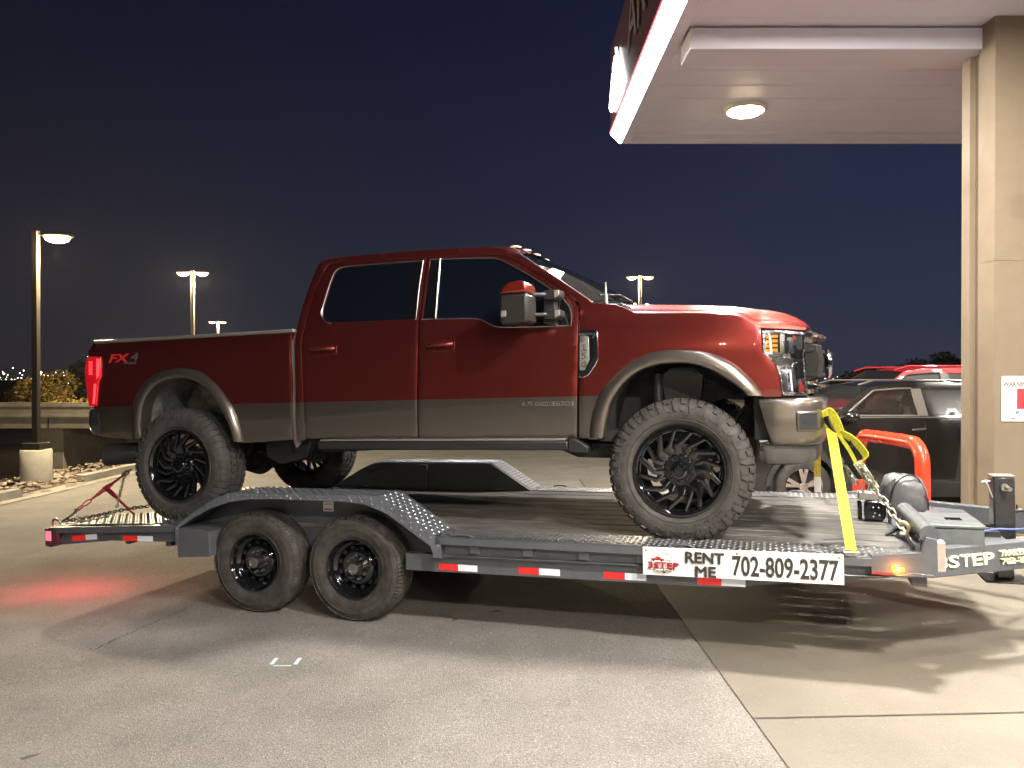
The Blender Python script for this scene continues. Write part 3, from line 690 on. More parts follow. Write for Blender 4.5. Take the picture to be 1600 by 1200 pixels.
def truck_rim():
    mb = MB(); mb.lathe([(.0, .300), (-.006, .297), (-.006, .288), (.004, .281), (.012, .272), (.03, .268), (.05, .262), (.12, .256), (.26, .250), (.28, .29)], 80)
    mb.lathe([(.05, .262), (.052, .256), (.118, .250), (.255, .244)][::-1], 80)
    for k in range(32):    # rivets round the lip
        a = 2*PI*(k+.5)/32
        if k % 4 != 1: mb.lathe([(-.0095, 0), (-.009, .003), (-.004, .0042)], 8, X=T(.2905*math.cos(a), 0, .2905*math.sin(a)))
    mb.lathe([(.045, 0), (.045, .098), (.055, .108), (.075, .110), (.11, .105)], 48)
    for k in range(8):
        a0 = 2*PI*k/8+.2
        for d, sw, w, yo in ((0, -.36, .0185, 0), (.36, -.30, .0155, .008)):
            pts = [(.092, a0+d*.75, .052+yo, 1.5), (.135, a0+d*.9, .036+yo, 1.25), (.165, a0+d, .026+yo, 1.0), (.168, a0+d-.01, .0255+yo, 1.0), (.264, a0+d+sw, .022+yo, .75)]
            pts = [(r, a, y, q) for r, a, y, q in pts]; vs = []; fs = []
            C_ = [Vector((r*math.cos(a), y, r*math.sin(a))) for r, a, y, q in pts]
            for i, c in enumerate(C_):
                dd = (C_[min(i+1, 4)]-C_[max(i-1, 0)]); dd.y = 0; dd.normalize(); s_ = Vector((-dd.z, 0, dd.x)); ww = w*pts[i][3]
                vs += [c-s_*ww+Vector((0, .035, 0)), c-s_*ww+Vector((0, .004, 0)), c-s_*ww*.35, c+s_*ww*.35, c+s_*ww+Vector((0, .004, 0)), c+s_*ww+Vector((0, .035, 0))]
            for i in range(4):
                for j in range(5): fs.append((i*6+j, i*6+j+1, (i+1)*6+j+1, (i+1)*6+j))
            mb.add(vs, fs+[(0, 1, 2, 3, 4, 5), (24, 25, 26, 27, 28, 29)])
    return mb
def truck_wheel(parent, X):
    w = truck_rim().build('wheel', WHLB, parent, smooth=35); w.matrix_local = X
    truck_tyre().build('tyre', RUB, w, smooth=42)
    mb = MB(); mb.lathe([(.045, .062), (.012, .058), (.004, .052), (.0, .036)], 40); mb.lathe([(.0, .036), (-.006, .034), (-.006, 0)], 6, X=RY(.3)); mb.build('center_cap', WHLB, w, smooth=25)
    for k in range(8):
        a = 2*PI*k/8; mb = MB(); mb.lathe([(.045, .0125), (.018, .012), (.014, .008), (.014, 0)], 12, X=T(.08*math.cos(a), 0, .08*math.sin(a))); mb.build('lug_nut', WHLB, w)
    mb = MB(); mb.lathe([(.13, .0), (.13, .17), (.155, .17), (.155, .0)], 48); mb.box((.06, .09, -.09), (.19, .16, .10)); mb.build('brake_disc', mat('brake_iron', (.13, .12, .11), .45, .7, vary=.3, vscale=20), w, smooth=30)
    return w
def copy_tree(o, parent):
    c = o.copy(); SC.collection.objects.link(c); c.parent = parent; c.matrix_parent_inverse = o.matrix_parent_inverse
    for ch in list(o.children): copy_tree(ch, c)
    return c

# ================================================================== PICKUP TRUCK
trk = empty('pickup_truck', MK, 'dark red and stone grey crew cab pickup truck parked on the trailer', 'pickup truck')
w0 = truck_wheel(trk, T(0, -1.045, .44) @ RY(.15))
for X in (T(-4.06, -1.045, .44) @ RY(.15), T(0, 1.045, .44) @ RZ(PI) @ RY(.15), T(-4.06, 1.045, .44) @ RZ(PI) @ RY(.15)):
    copy_tree(w0, trk).matrix_local = X
FO = cr(sp((921, 684), (923, 662), (927.5, 640), (940, 610), (955, 592), (972, 575), (1005, 555), (1035, 547), (1070, 545.5), (1105, 549.5), (1142.5, 565), (1168, 586), (1184, 604), (1193, 618)), 3)
FI = cr(sp((945, 684), (948, 662), (955, 632), (965, 614), (978, 597), (1000, 580), (1025, 571), (1050, 568), (1080, 569), (1110, 578), (1132, 590), (1147, 600), (1160, 610), (1167, 618)), 3)
RO = cr(sp((209, 688), (208, 665), (210, 632), (216, 612), (228, 596), (248, 582), (275, 575), (298, 576), (318, 583), (338, 600), (354, 620), (366, 640), (376, 668), (381.5, 690)), 3)
RI_ = cr(sp((227, 684), (225, 665), (227, 640), (233, 622), (246, 605), (262, 596), (285, 591), (303, 593), (318, 600), (332, 612), (346, 632), (357, 652), (366, 672), (370, 690)), 3)
def mid(A, B, t): return [(a[0]+(b[0]-a[0])*t, a[1]+(b[1]-a[1])*t) for a, b in zip(A, B)]
FA = mid(FO, FI, .35); RA = mid(RO, RI_, .4)
SIDES = (-1, 1)
# ---- bed
bed_out = sp((146, 536.5), (200, 533.3), (455, 519.2), (455, 600), (456, 686), (384, 691))+RA[::-1]+sp((205, 686), (153.5, 679.5), (151.5, 634), (154.5, 598), (159.5, 588), (158.5, 557), (139, 557), (138, 549))
mb = MB()
for s in SIDES: panel(mb, bed_out, halfw, side=s, depth=.05)
zr = 1.505
for s in SIDES:     # inner walls, floor, front wall
    mb.box((-4.98, s*.80, 1.22), (-2.96, s*.82, 1.50)); mb.box((-4.98, s*.82, 1.44), (-2.96, s*.975, 1.490))
mb.box((-5.0, -.8, 1.19), (-2.96, .8, 1.22)); mb.box((-3.0, -.97, .93), (-2.962, .97, 1.49))
bed = weld(mb.build('bed', PAINT, trk))
mb = MB()
for s in SIDES: mb.box((-4.99, s*.905, 1.492), (-2.95, s*.992, 1.520))
mb.box((-3.0, -.9, 1.492), (-2.95, .9, 1.520)); mb.build('bed_rail_cap', mat('rail_cap_grey', (.20, .19, .18), .3, .3), trk, bevel=.008)
mb = MB(); path = [(-5.01, -.985), (-5.06, -.93), (-5.085, -.8), (-5.09, 0), (-5.085, .8), (-5.06, .93), (-5.01, .985)]
vs = []; 
for x, y in path:
    for z in (.93, 1.2, 1.44, 1.49, 1.515): vs.append((x+(.02 if z > 1.5 else 0)+(-.02 if z == 1.44 else 0), y, z))
for x, y in path: vs.append((x+.08, y*.98, 1.515))
n = len(path); fs = [(i*5+j, (i+1)*5+j, (i+1)*5+j+1, i*5+j+1) for i in range(n-1) for j in range(4)]+[(i*5+4, (i+1)*5+4, n*5+i+1, n*5+i) for i in range(n-1)]
mb.add(vs, fs); mb.box((-5.03, -.78, .95), (-5.0, .78, 1.50)); mb.build('tailgate', PAINT, trk, smooth=50)
for s in SIDES:
    mb = MB(); panel(mb, sp((456.5, 520), (462.5, 521), (463, 560), (465, 640), (466, 692), (460, 700), (457, 690)), halfw, side=s, out=-.022, depth=.02, r=.004)
    mb.build('bed_seal', mat('grey_seal', (.17, .165, .16), .5), trk)
# ---- flares
def flare(O, I, name='fender_flare'):
    for s in SIDES:
        mb = MB(); rows = []
        for (a, b) in zip(O, I):
            def at(t, out): x = a[0]+(b[0]-a[0])*t; z = a[1]+(b[1]-a[1])*t; return (x, s*(halfw(z, x)+out), z)
            rows.append([at(-.02, -.02), at(0, .004), at(.06, .022), at(.25, .042), at(.6, .052), at(.88, .050), at(.97, .040), at(1, .025), at(1.0, -.08)])
        m = len(rows[0]); mb.add([p for r in rows for p in r], [(i*m+j, i*m+j+1, (i+1)*m+j+1, (i+1)*m+j) for i in range(len(rows)-1) for j in range(m-1)])
        mb.add(rows[0], [tuple(range(m))]); mb.add(rows[-1], [tuple(range(m))])
        mb.build(name, GREYP, trk, smooth=50)
flare(FO, FI); flare(RO, RI_)
LIN = mat('wheel_well_liner', (.022, .021, .02), .7, vary=.5, vscale=14); LIN2 = mat('rear_well_primer', (.16, .155, .145), .75, vary=.6, vscale=9, dark=(.03, .03, .03))
for A, m in ((FI, LIN), (RI_, LIN2)):
    for s in SIDES:
        mb = MB(); k = len(A); vs = [(x, s*(.985), z+.004) for x, z in A]+[(x, s*.52, z+.02) for x, z in A]
        mb.add(vs, [(i, i+1, k+i+1, k+i) for i in range(k-1)]); mb.add([(x, s*.52, z+.02) for x, z in A], [tuple(range(k))]); mb.build('wheel_well_liner', m, trk)
# ---- cab
door_top = sp((510, 416), (516, 411), (534, 408.6), (600, 404.5), (667, 400.8), (740, 398.3), (783, 398.2), (797, 402.5), (822, 416), (850, 433.5), (880, 454), (897, 469))
cab_top = sp((499, 412), (507, 406.5), (530.6, 402.6), (600, 396.8), (658.8, 391.9), (720, 388.5), (765, 387), (783.8, 388.6), (797, 392.3), (812, 399), (846, 419.5), (872.5, 436), (900, 455), (925, 472.5))
rear_line = sp((508.5, 418), (498, 440), (489, 460), (481, 485), (476.5, 504), (471.5, 525), (470, 540), (471.5, 580), (473, 620), (477.5, 686))
mb = MB()
cab_out = sp((465, 690), (463, 640), (461.5, 560), (461.5, 530), (466, 505), (474, 475), (485, 444))+cab_top+sp((915, 476), (903, 471))+door_top[::-1]+rear_line
for s in SIDES: panel(mb, cab_out, halfw, side=s, depth=.03, r=.004)
edge = [p for p in cr(cab_top[1:10], 3)]       # roof between the two side rails
nY = 12; vs = []; rows = 0
for x, z in edge:
    w = halfw(z, x)
    for j in range(nY+1):
        u = -1+2*j/nY; vs.append((x-.06*(1-u*u)*max(0, (x+1.9)/.8 if x > -1.9 else 0)*0-.05*(1-u*u)*(1 if x > -1.25 else 0)*0, u*w, z+.075*(1-abs(u)**2.6)**.8))
    rows += 1
mb.add(vs, [(i*(nY+1)+j, i*(nY+1)+j+1, (i+1)*(nY+1)+j+1, (i+1)*(nY+1)+j) for i in range(rows-1) for j in range(nY)])
bx = [(-2.84, 1.0, .985), (-2.85, 1.5, .965), (-2.80, 1.75, .87), (-2.72, 2.04, .76), (-2.66, 2.09, .70)]
for (x0, z0, a0), (x1, z1, a1) in zip(bx, bx[1:]): mb.add([(x0-.03, -a0, z0), (x0-.03, a0, z0), (x1-.03, a1, z1), (x1-.03, -a1, z1)], [(0, 1, 2, 3)])
mb.box((-2.9, -.97, .70), (-2.86, .97, 1.0)); cab = weld(mb.build('cab', PAINT, trk))
mb = MB()
inner = sp((466, 688), (463, 600), (463, 530), (477, 480), (500, 418), (530, 408), (658, 398), (765, 394), (800, 403), (850, 434), (905, 475), (930, 500), (925, 600), (903, 686))
for s in SIDES: panel(mb, inner, lambda z, x: halfw(z, x)-.04, side=s, rim=False, step=.1)
mb.box((-2.8, -.93, .62), (-.7, .93, .66)); mb.build('gap_shade_sheet', DGAP, trk)  # near black sheet behind the doors, put in so the gaps look shaded
# ---- doors
rd = [(x+.010, z) for x, z in rear_line[::-1]]+[(x, z-.012) for x, z in door_top[1:4]]+sp((665.5, 402), (659, 450), (653, 500), (651.6, 540), (651.6, 684))+sp((560, 684.5))
fd = sp((655.3, 684), (655.3, 540), (656.5, 500), (662.5, 450), (669.5, 402))+[(x-.002, z-.013) for x, z in door_top[5:]]+sp((901.5, 480), (902.5, 500), (902, 560), (900, 684.5), (780, 684.6))
rd[0] = (rd[0][0], sp((480, 684))[0][1])
hole_r = cr(sp((502, 487), (503.5, 496), (508, 502.5), (517, 505)), 4)+sp((580, 502.5), (649.5, 499.5), (655, 450), (661.5, 407))+sp((600, 411.5), (548, 415.5))+cr(sp((536, 417), (527, 421), (521, 429), (514, 447)), 4)
hole_f = sp((659, 499), (665, 450), (672, 405.5), (720, 403.7))+cr(sp((760, 402.8), (775, 403.6), (789, 409), (822, 427), (852, 446), (873, 461), (884, 471.5), (891, 483), (893, 496)), 4)+sp((892, 508.5), (850, 510), (800, 511.2))+cr(sp((779, 511), (768, 508), (752, 500), (741, 497.8), (720, 497.5)), 4)
def door(out_, hole, glass, cover, hx, name, key):
    hp, hq = hx
    for s in SIDES:
        mb = MB(); panel(mb, out_, halfw, holes=[hole], side=s, depth=.03, r=.006); d = weld(mb.build(name, PAINT, trk))
        mb = MB(); panel(mb, glass, halfw, side=s, out=-.010, rim=False); mb.build('window', TINT, d)
        for c in cover:
            mb = MB(); panel(mb, c, halfw, side=s, out=-.007, r=.003, depth=.006); mb.build('pillar_cover', BLKG, d)
        mb = MB(); k = min(range(len(hole)), key=lambda i: hole[i][0] if name == 'front_door' else -hole[i][0])
        h2 = [q for q in (hole[3-1:]+hole[:1] if name == 'front_door' else hole[k:]+hole[:k-1])]; h2 = dens(h2, .05); h2 = h2[:max(i for i in range(len(h2)) if abs(h2[i][1]-h2[-1][1]) >= 0)+1]
        last = (hole[0] if name == 'front_door' else hole[k-2]); cut = min(range(len(h2)), key=lambda i: (h2[i][0]-last[0])**2+(h2[i][1]-last[1])**2); mb.tube([(x, s*(halfw(z, x)+.001), z) for x, z in h2[:cut+1]], .0048, 6)
        if name == 'front_door': 
            q = sp((687.5, 404), (679.5, 498)); mb.tube([(x, s*(halfw(z, x)-.003), z) for x, z in [(q[0][0]+(q[1][0]-q[0][0])*t/6, q[0][1]+(q[1][1]-q[0][1])*t/6) for t in range(7)]], .010, 6)  # satin strip in place of the highlight on the division bar
        mb.build('window_trim', SATIN, d)
        # pull handle over a flat patch, its cup shade put into the dark red
        x0, x1, z0, z1 = hp; w = halfw((z0+z1)/2)
        mb = MB(); cup = [(x0, z0), (x1, z0+.0), (x1, z1), (x0, z1)]; panel(mb, cr([(x0+.02, z0), (x1-.02, z0), (x1, z0+.02), (x1, z1-.02), (x1-.02, z1), (x0+.02, z1), (x0, z1-.02), (x0, z0+.02)], 3, True), halfw, side=s, out=.0025, r=.003, depth=.004)
        mb.build('handle_cup_shade', mat('handle_shadow_red', (.10, .008, .006), .3, .3, 1.0), d)
        zc = (z0+z1)/2+.01; mb = MB(); mb.tube([(x0+.02, s*(w+.006), zc), (x0+.035, s*(w+.030), zc), (x0+.10, s*(w+.036), zc+.001), (x1-.035, s*(w+.032), zc), (x1-.015, s*(w+.006), zc)], [.013, .015, .016, .016, .013], 10)
        h = mb.build('handle', PAINT, d, smooth=50)
        if key: mb = MB(); mb.lathe([(0, 0), (0, .008), (.004, .009)], 14, X=T(x0+.075, s*(w+.053), zc)); mb.build('keyhole', CHR, h)
    return
door(rd, hole_r, hole_r, [sp((634, 500.6), (649, 499.8), (654.6, 450), (661, 407.6), (647, 408.7), (640, 450))], ((-2.785, -2.555, 1.305, 1.375), None), 'rear_door', False)
door(fd, hole_f, hole_f, [sp((660, 498.5), (677, 498.2), (684, 405.6), (672.5, 406)), sp((865, 455), (875, 463), (884, 472.5), (890, 484), (892, 497), (891, 507.5), (862, 509), (853, 480))], ((-1.80, -1.575, 1.292, 1.365), None), 'front_door', True)
# ---- front fender
fen = sp((905.5, 684), (906.2, 600), (906.5, 500), (906, 483), (904.5, 474.5), (926, 474.8), (962, 476.5), (992, 489.8), (1060, 489.8), (1110, 490.2), (1142, 492.3))+cr(sp((1142, 492.3), (1160, 497), (1174, 505), (1187, 511.5)), 3)[1:]+sp((1188.5, 530), (1190, 551), (1208, 569), (1216, 586), (1220.5, 619), (1195, 619.5))+FA[::-1]
for s in SIDES:
    mb = MB(); panel(mb, fen, lambda z, x: halfw(z, x)+.018*math.exp(-((x-.05)/.55)**2)*max(0, 1-abs(z-1.24)/.28), side=s, depth=.03)
    weld(mb.build('fender', PAINT, trk))
# ---- hood
he = sp((992, 490), (1060, 490), (1110, 490.4), (1142, 492.5), (1160, 497.5), (1174, 505), (1188, 511.5), (1225, 513.5), (1260, 515.5)); he = [(-.9, he[0][1]+.045)]+cr(he, 5)+[(1.2, he[-1][1]-.06)]
hc = [(-.6, 1.632), (-.39, 1.622), (.11, 1.585), (.40, 1.552), (.58, 1.525), (.68, 1.500), (.76, 1.462), (.82, 1.420), (.865, 1.35), (1.2, .9)]
def lerp(A, x):
    for (x0, z0), (x1, z1) in zip(A, A[1:]):
        if x <= x1: return z0+(z1-z0)*(x-x0)/(x1-x0)
    return A[-1][1]
G = [(0, 0), (.05, .16), (.12, .26), (.25, .36), (.36, .46), (.44, .68), (.52, .86), (.62, .95), (1, 1)]
us = [0, .02, .05, .09, .14, .20, .26, .32, .37, .42, .47, .52, .58, .66, .78, 1.0]
mb = MB(); S_ = 90; cols = [u for u in us]+[2-u for u in us[::-1][1:]]
vs = []
for i in range(S_+1):
    t = i/S_
    for c in cols:
        sg = -1 if c <= 1 else 1; u = c if c <= 1 else 2-c
        xr = -.245-.17*sm(0, .12, u); xf = .80+.085*sm(0, .9, u); x = xr+(xf-xr)*(t**.8)
        ze = lerp(he, x); w = halfw(ze, min(x, .78)); z = ze+(lerp(hc, x)-ze)*lerp(G, u); vs.append((x, sg*w*(1-u), z))
n = len(cols); mb.add(vs, [(i*n+j, i*n+j+1, (i+1)*n+j+1, (i+1)*n+j) for i in range(S_) for j in range(n-1)])
k = len(vs); fr = vs[-n:]; mb.add(fr+[(x-.03, y*.985, z-.03) for x, y, z in fr], [(j, j+1, n+j+1, n+j) for j in range(n-1)])
hood = mb.build('hood', REDP, trk, smooth=60)
mb = MB(); mb.box((-.66, -.93, 1.2), (.78, .93, 1.30)); mb.box((-.62, -.9, 1.50), (-.36, .9, 1.575)); mb.build('cowl', BLKP, trk, bevel=.01)
# ---- windscreen
vs = []; A0, A1 = Vector((-.585, 0, 1.585)), Vector((-1.145, 0, 1.985)); B0, B1 = Vector((-.40, 0, 1.635)), Vector((-1.235, 0, 2.09))
for i in range(9):
    t = i/8; a = A0.lerp(A1, t); b = B0.lerp(B1, t); b = b+Vector((.02, 0, .02))*math.sin(PI*t); w = .875+(.785-.875)*t
    for j in range(13):
        u = -1+2*j/12; p = a.lerp(b, 1-abs(u)**2.2); vs.append((p.x, u*w, p.z))
mb = MB(); mb.add(vs, [(i*13+j, i*13+j+1, (i+1)*13+j+1, (i+1)*13+j) for i in range(8) for j in range(12)]); mb.build('windscreen', CLEAR, trk, smooth=80)
for s in SIDES:
    mb = MB(); mb.tube([(A0.lerp(A1, t/5).x+.005, s*(.885+(.79-.885)*t/5), A0.lerp(A1, t/5).z+.004) for t in range(6)], .012, 6)
    mb.build('windscreen_seal', BLKP, trk)
for y0, y1 in ((-.72, -.02), (.12, .74)):
    mb = MB(); mb.tube([(-.42, y0+.1, 1.63), (-.50, y0+.45, 1.665)], .009, 6); mb.tube([(-.56, y0-.02, 1.655), (-.475, y0+.3, 1.685), (-.45, y1, 1.675)], .007, 6)
    mb.build('wiper', BLKP, trk)
DASH = mat('dashboard', (.09, .095, .09), .6); SEAT = mat('seat_leather', (.03, .025, .02), .5)
mb = MB(); mb.box((-1.15, -.8, 1.30), (-.62, .8, 1.56)); mb.build('dashboard', DASH, trk, bevel=.04)
mb = MB(); mb.tube([(-1.2+.05*math.sin(a), .38+.19*math.cos(a), 1.5+.17*math.sin(a)) for a in [2*PI*k/20 for k in range(20)]], .014, 6, closed=True); mb.build('steering_wheel', BLKP, trk)
for x in (-1.75, -2.6):
    for y in (-.38, .38):
        mb = MB(); mb.box((x-.05, y-.24, 1.1), (x+.06, y+.24, 1.68)); mb.box((x-.04, y-.12, 1.70), (x+.04, y+.12, 1.86)); mb.build('seat', SEAT, trk, bevel=.03)
mb = MB(); mb.box((-1.12, -.10, 1.93), (-1.08, .12, 1.985)); mb.build('rear_view_mirror', BLKP, trk, bevel=.01)
# ---- roof clearance lights, antenna
for y in (-.52, -.26, 0, .26, .52):
    z = lerp([(0, 2.105), (.3, 2.10), (.6, 2.08)], abs(y)); mb = MB(); X = T(-1.26, y, z) @ Matrix.Diagonal((1.7, 1, .9, 1)); mb.lathe([(0, .034), (.012, .030), (.022, .016), (.025, 0)], 14, X=X @ RX(PI/2)); mb.build('roof_marker_light', mat('amber_clear_lens', (.55, .42, .30), .15, 0, .6), trk, smooth=60)
mb = MB(); q = hit(948.5, 474, -.86, FK, OK); q2 = hit(946, 441, -.86, FK, OK); mb.tube([(q[0], -.86, q[1]-.02), (q[0]-.005, -.86, q[1]+.02), (q2[0], -.86, q2[1])], [.011, .010, .004], 8); mb.build('antenna', mat('antenna_grey', (.42, .40, .36), .5), trk)
# ---- head lamps
lens = sp((1190.5, 515.5), (1225, 515.8), (1256, 519), (1258.5, 523), (1259, 540), (1256, 552), (1259, 590), (1263, 612), (1260, 618), (1223, 618.5), (1218.5, 586), (1211, 569.5), (1192.5, 551.5))
ALU = mat('lamp_reflector', (.72, .72, .72), .14, 1.0); AMB = mat('amber_reflector', (.85, .38, .02), .3, emit=(1, .5, .03), es=.25); WBR = mat('lamp_light_guide', (.85, .87, .9), .2, emit=(.9, .95, 1), es=.5); DCH = mat('dark_chrome', (.16, .16, .17), .15, 1.0)
LBK = mat('lamp_bucket_chrome', (.62, .62, .63), .16, 1.0, bump=1.0, bscale=24, vary=.8, vscale=22, dark=(.10, .10, .11))
def inset(poly, d):
    cx_ = sum(p[0] for p in poly)/len(poly); cz_ = sum(p[1] for p in poly)/len(poly)
    return [(cx_+(x-cx_)*(1-d), cz_+(z-cz_)*(1-d)) for x, z in poly]
def lq(*p, out=-.02): return sp(*p)
for s in SIDES:
    mb = MB(); panel(mb, inset(lens, .02), halfw, side=s, out=-.085, rim=False); panel(mb, inset(lens, .015), halfw, side=s, out=-.006, r=.003, depth=.08, holes=[inset(lens, .09)]); hl = mb.build('headlight', LBK, trk)
    mb = MB(); panel(mb, lens, halfw, side=s, out=-.001, r=.004, depth=.012); mb.build('lens', LENS, hl)
    def bit(name, m, polys, out, dep=.012):
        mb = MB()
        for p in polys: panel(mb, sp(*p), halfw, side=s, out=out, r=.002, depth=dep, step=.03)
        mb.build(name, m, hl)
    bars = [[(x, 523+7.2*k+dz), (x+9, 523+7.2*k+dz), (x+9, 527+7.2*k+dz), (x, 527+7.2*k+dz)] for k in range(4) for x, dz in ((1196.5, 1), (1206, 0))]
    bit('amber_marker', AMB, bars, -.03)
    bit('reflector', ALU, [[(1219, 521), (1226, 521), (1226, 552), (1219, 552)], [(1230, 527), (1243, 527), (1243, 551), (1230, 551)], [(1208, 560), (1240, 560), (1240, 568), (1214, 568)], [(1216, 575), (1227, 575), (1227, 580), (1218, 580)], [(1224, 588), (1230, 588), (1232, 612), (1226, 612)], [(1236, 588), (1243, 588), (1246, 606), (1238, 606)], [(1194, 548), (1216, 554), (1216, 556), (1198, 556)], [(1230, 519), (1254, 520.5), (1254, 524), (1230, 523)]], -.035, .03)
    bit('inner_housing', DCH, [[(1226, 532), (1232, 532), (1232, 552), (1226, 552)], [(1240, 540), (1256, 536), (1256, 560), (1244, 562)], [(1246, 566), (1257, 566), (1258, 590), (1250, 592)], [(1219, 590), (1224, 590), (1225, 612), (1222, 612)]], -.03, .03)
    bit('light_guide', WBR, [[(1193, 518), (1215, 517.7), (1215, 520), (1193, 520)], [(1201, 520), (1203, 520), (1206.5, 553), (1204, 553)], [(1221, 578), (1236, 578), (1236, 580), (1223, 580)], [(1234, 580), (1236, 580), (1239, 611), (1237, 611)], [(1228, 613.5), (1258, 613), (1258, 615.5), (1228, 616)]], -.02, .01)
    bit('painted_red_reflection', mat('lamp_reflection_red', (.55, .06, .05), .2, .4), [[(1238, 522), (1252, 523), (1252, 529), (1246, 532), (1240, 530)], [(1250, 594), (1257, 606), (1259, 613), (1248, 612)]], -.03)  # red patches imitate a reflection inside the lamp
# ---- grille: swept across the nose
def nose(y): return .975-.20*abs(y/.9)**2.4
def sweep(mb, sec, y0, y1, off=0.0, n=18, sc=1.0, mi=0):
    vs = []; m = len(sec)
    for i in range(n+1):
        y = y0+(y1-y0)*i/n
        for dx, z in sec: vs.append((nose(y)+off+dx, y, z))
    mb.add(vs, [(i*m+j, i*m+(j+1) % m, (i+1)*m+(j+1) % m, (i+1)*m+j) for i in range(n) for j in range(m)]+[tuple(range(m)), tuple(n*m+j for j in range(m))], mi)
mb = MB(); sweep(mb, [(-.16, .92), (-.07, .92), (-.07, 1.33), (-.16, 1.35)], -.74, .74); gr = mb.build('grille', BLKG, trk)
mb = MB(); sweep(mb, [(-.08, 1.285), (-.01, 1.29), (.0, 1.31), (-.01, 1.325), (-.08, 1.33)], -.74, .74); sweep(mb, [(-.08, .945), (.005, .95), (.012, .965), (.005, .98), (-.08, .985)], -.72, .72); mb.build('grille_surround', BLKG, gr, bevel=.004)
mb = MB()
for z0, z1 in ((1.03, 1.06), (1.19, 1.22)): sweep(mb, [(-.075, z0), (-.018, z0+.004), (-.018, z1-.004), (-.075, z1)], -.70, .70)
for s in SIDES: 
    y0, y1 = s*.56, s*.69; sweep(mb, [(-.07, 1.0), (.0, 1.03), (.012, 1.13), (.0, 1.24), (-.07, 1.26)], min(y0, y1), max(y0, y1), n=5)
mb.build('grille_bar', mat('grille_dark_grey', (.014, .014, .015), .42, spec=.25), gr, bevel=.004)
mb = MB(); mb.lathe([(0, .118), (-.012, .120), (-.028, .108), (-.03, 0)], 40, X=T(.972, 0, 1.125) @ RZ(PI/2) @ Matrix.Diagonal((1.6, 1, .95, 1))); mb.build('emblem', CHR, gr, smooth=60)
# ---- front bumper
path = [(.50, 1.0), (.60, 1.012), (.70, 1.006), (.775, .985), (.835, .945), (.875, .885), (.905, .80), (.935, .62), (.955, .40), (.96, .2), (.96, 0)]
path = [(x, -y) for x, y in path]+[(x, y) for x, y in path[::-1][1:]]
path = cr(path, 3)
def bump(mb, path, sec, slant=.0, mi=0):
    n = len(path); m = len(sec); vs = []
    for i, (x, y) in enumerate(path):
        q0 = path[max(i-1, 0)]; q1 = path[min(i+1, n-1)]; tx, ty = q1[0]-q0[0], q1[1]-q0[1]; l = math.hypot(tx, ty); nx, ny = ty/l, -tx/l
        e_ = max(0, 1-min(i, n-1-i)/3.0)
        for o_, z in sec: vs.append((x+nx*o_+e_*slant*(.9-z), y+ny*o_, z))
    mb.add(vs, [(i*m+j, i*m+(j+1) % m, (i+1)*m+(j+1) % m, (i+1)*m+j) for i in range(n-1) for j in range(m)]+[tuple(range(m)), tuple((n-1)*m+j for j in range(m))], mi)
mb = MB(); bump(mb, path, [(-.09, .60), (-.035, .600), (-.012, .615), (.0, .65), (.006, .70), (.006, .79), (-.001, .84), (.0, .868), (-.008, .888), (-.03, .900), (-.09, .905)], .26)
bu = mb.build('front_bumper', GREYP, trk, smooth=45)
FRM = mat('fog_frame', (.05, .05, .05), .4)
for s in SIDES:
    X = T(.797, s*.985, .752) @ (RZ(math.radians(27)) if s < 0 else RZ(math.radians(-27)) @ Matrix.Diagonal((1, -1, 1, 1)))
    mb = MB(); mb.prism([(-.075, -.062), (.070, -.062), (.066, .062), (-.075, .062)], -.001, .03, X=X)
    f = mb.build('fog_light_bezel', GREYP, bu, bevel=.006)
    mb = MB(); mb.prism([(-.062, -.050), (.058, -.050), (.054, .050), (-.062, .050)], -.0028, -.001, X=X); mb.build('recess', mat('fog_recess', (.03, .031, .033), .6, spec=.2), f)
    mb = MB()
    for k in range(3): mb.box((-.035, -.005, -.02+k*.017), (.035, -.0028, -.012+k*.017), X=X)
    mb.build('slat', BLKP, f)
mb = MB(); bump(mb, [(x-.045, y*.965) for x, y in path], [(-.08, .47), (-.02, .485), (-.004, .52), (-.006, .60), (-.08, .60)], .2); mb.build('air_dam', mat('lower_valance_grey', (.07, .068, .066), .5, vary=.2), trk, smooth=45)

# ---- rear bumper, tail lights, exhaust
path = [(-4.94, .995), (-5.03, .985), (-5.10, .95), (-5.15, .87), (-5.18, .7), (-5.19, .3), (-5.19, 0)]; path = [(x, -y) for x, y in path]+[(x, y) for x, y in path[::-1][1:]]; path = cr(path[::-1], 3)
mb = MB(); bump(mb, path, [(-.10, .70), (-.03, .70), (-.005, .73), (.008, .80), (.006, .885), (-.003, .915), (-.02, .922), (-.10, .922)]); mb.build('rear_bumper', BLKG if False else mat('bumper_charcoal', (.045, .045, .045), .3, .3, .5), trk, smooth=45)
mb = MB(); bump(mb, [(x+.002, y) for x, y in path], [(-.10, .9225), (-.006, .9225), (-.006, .930), (-.10, .930)]); mb.build('bumper_step', SATIN, trk)
RED1 = mat('tail_lens_red', (.42, .006, .012), .12, 0, .8, emit=(1, .01, .02), es=.25); RED2 = mat('tail_lens_bright', (.7, .02, .03), .2, 0, .8, emit=(1, .06, .07), es=1.1)  # mild emission stands in for red reflection on the lenses
tl = sp((139, 558.5), (157, 558.8), (158.2, 587), (153.5, 598), (151, 633), (141, 634), (136.5, 600), (134.5, 575))
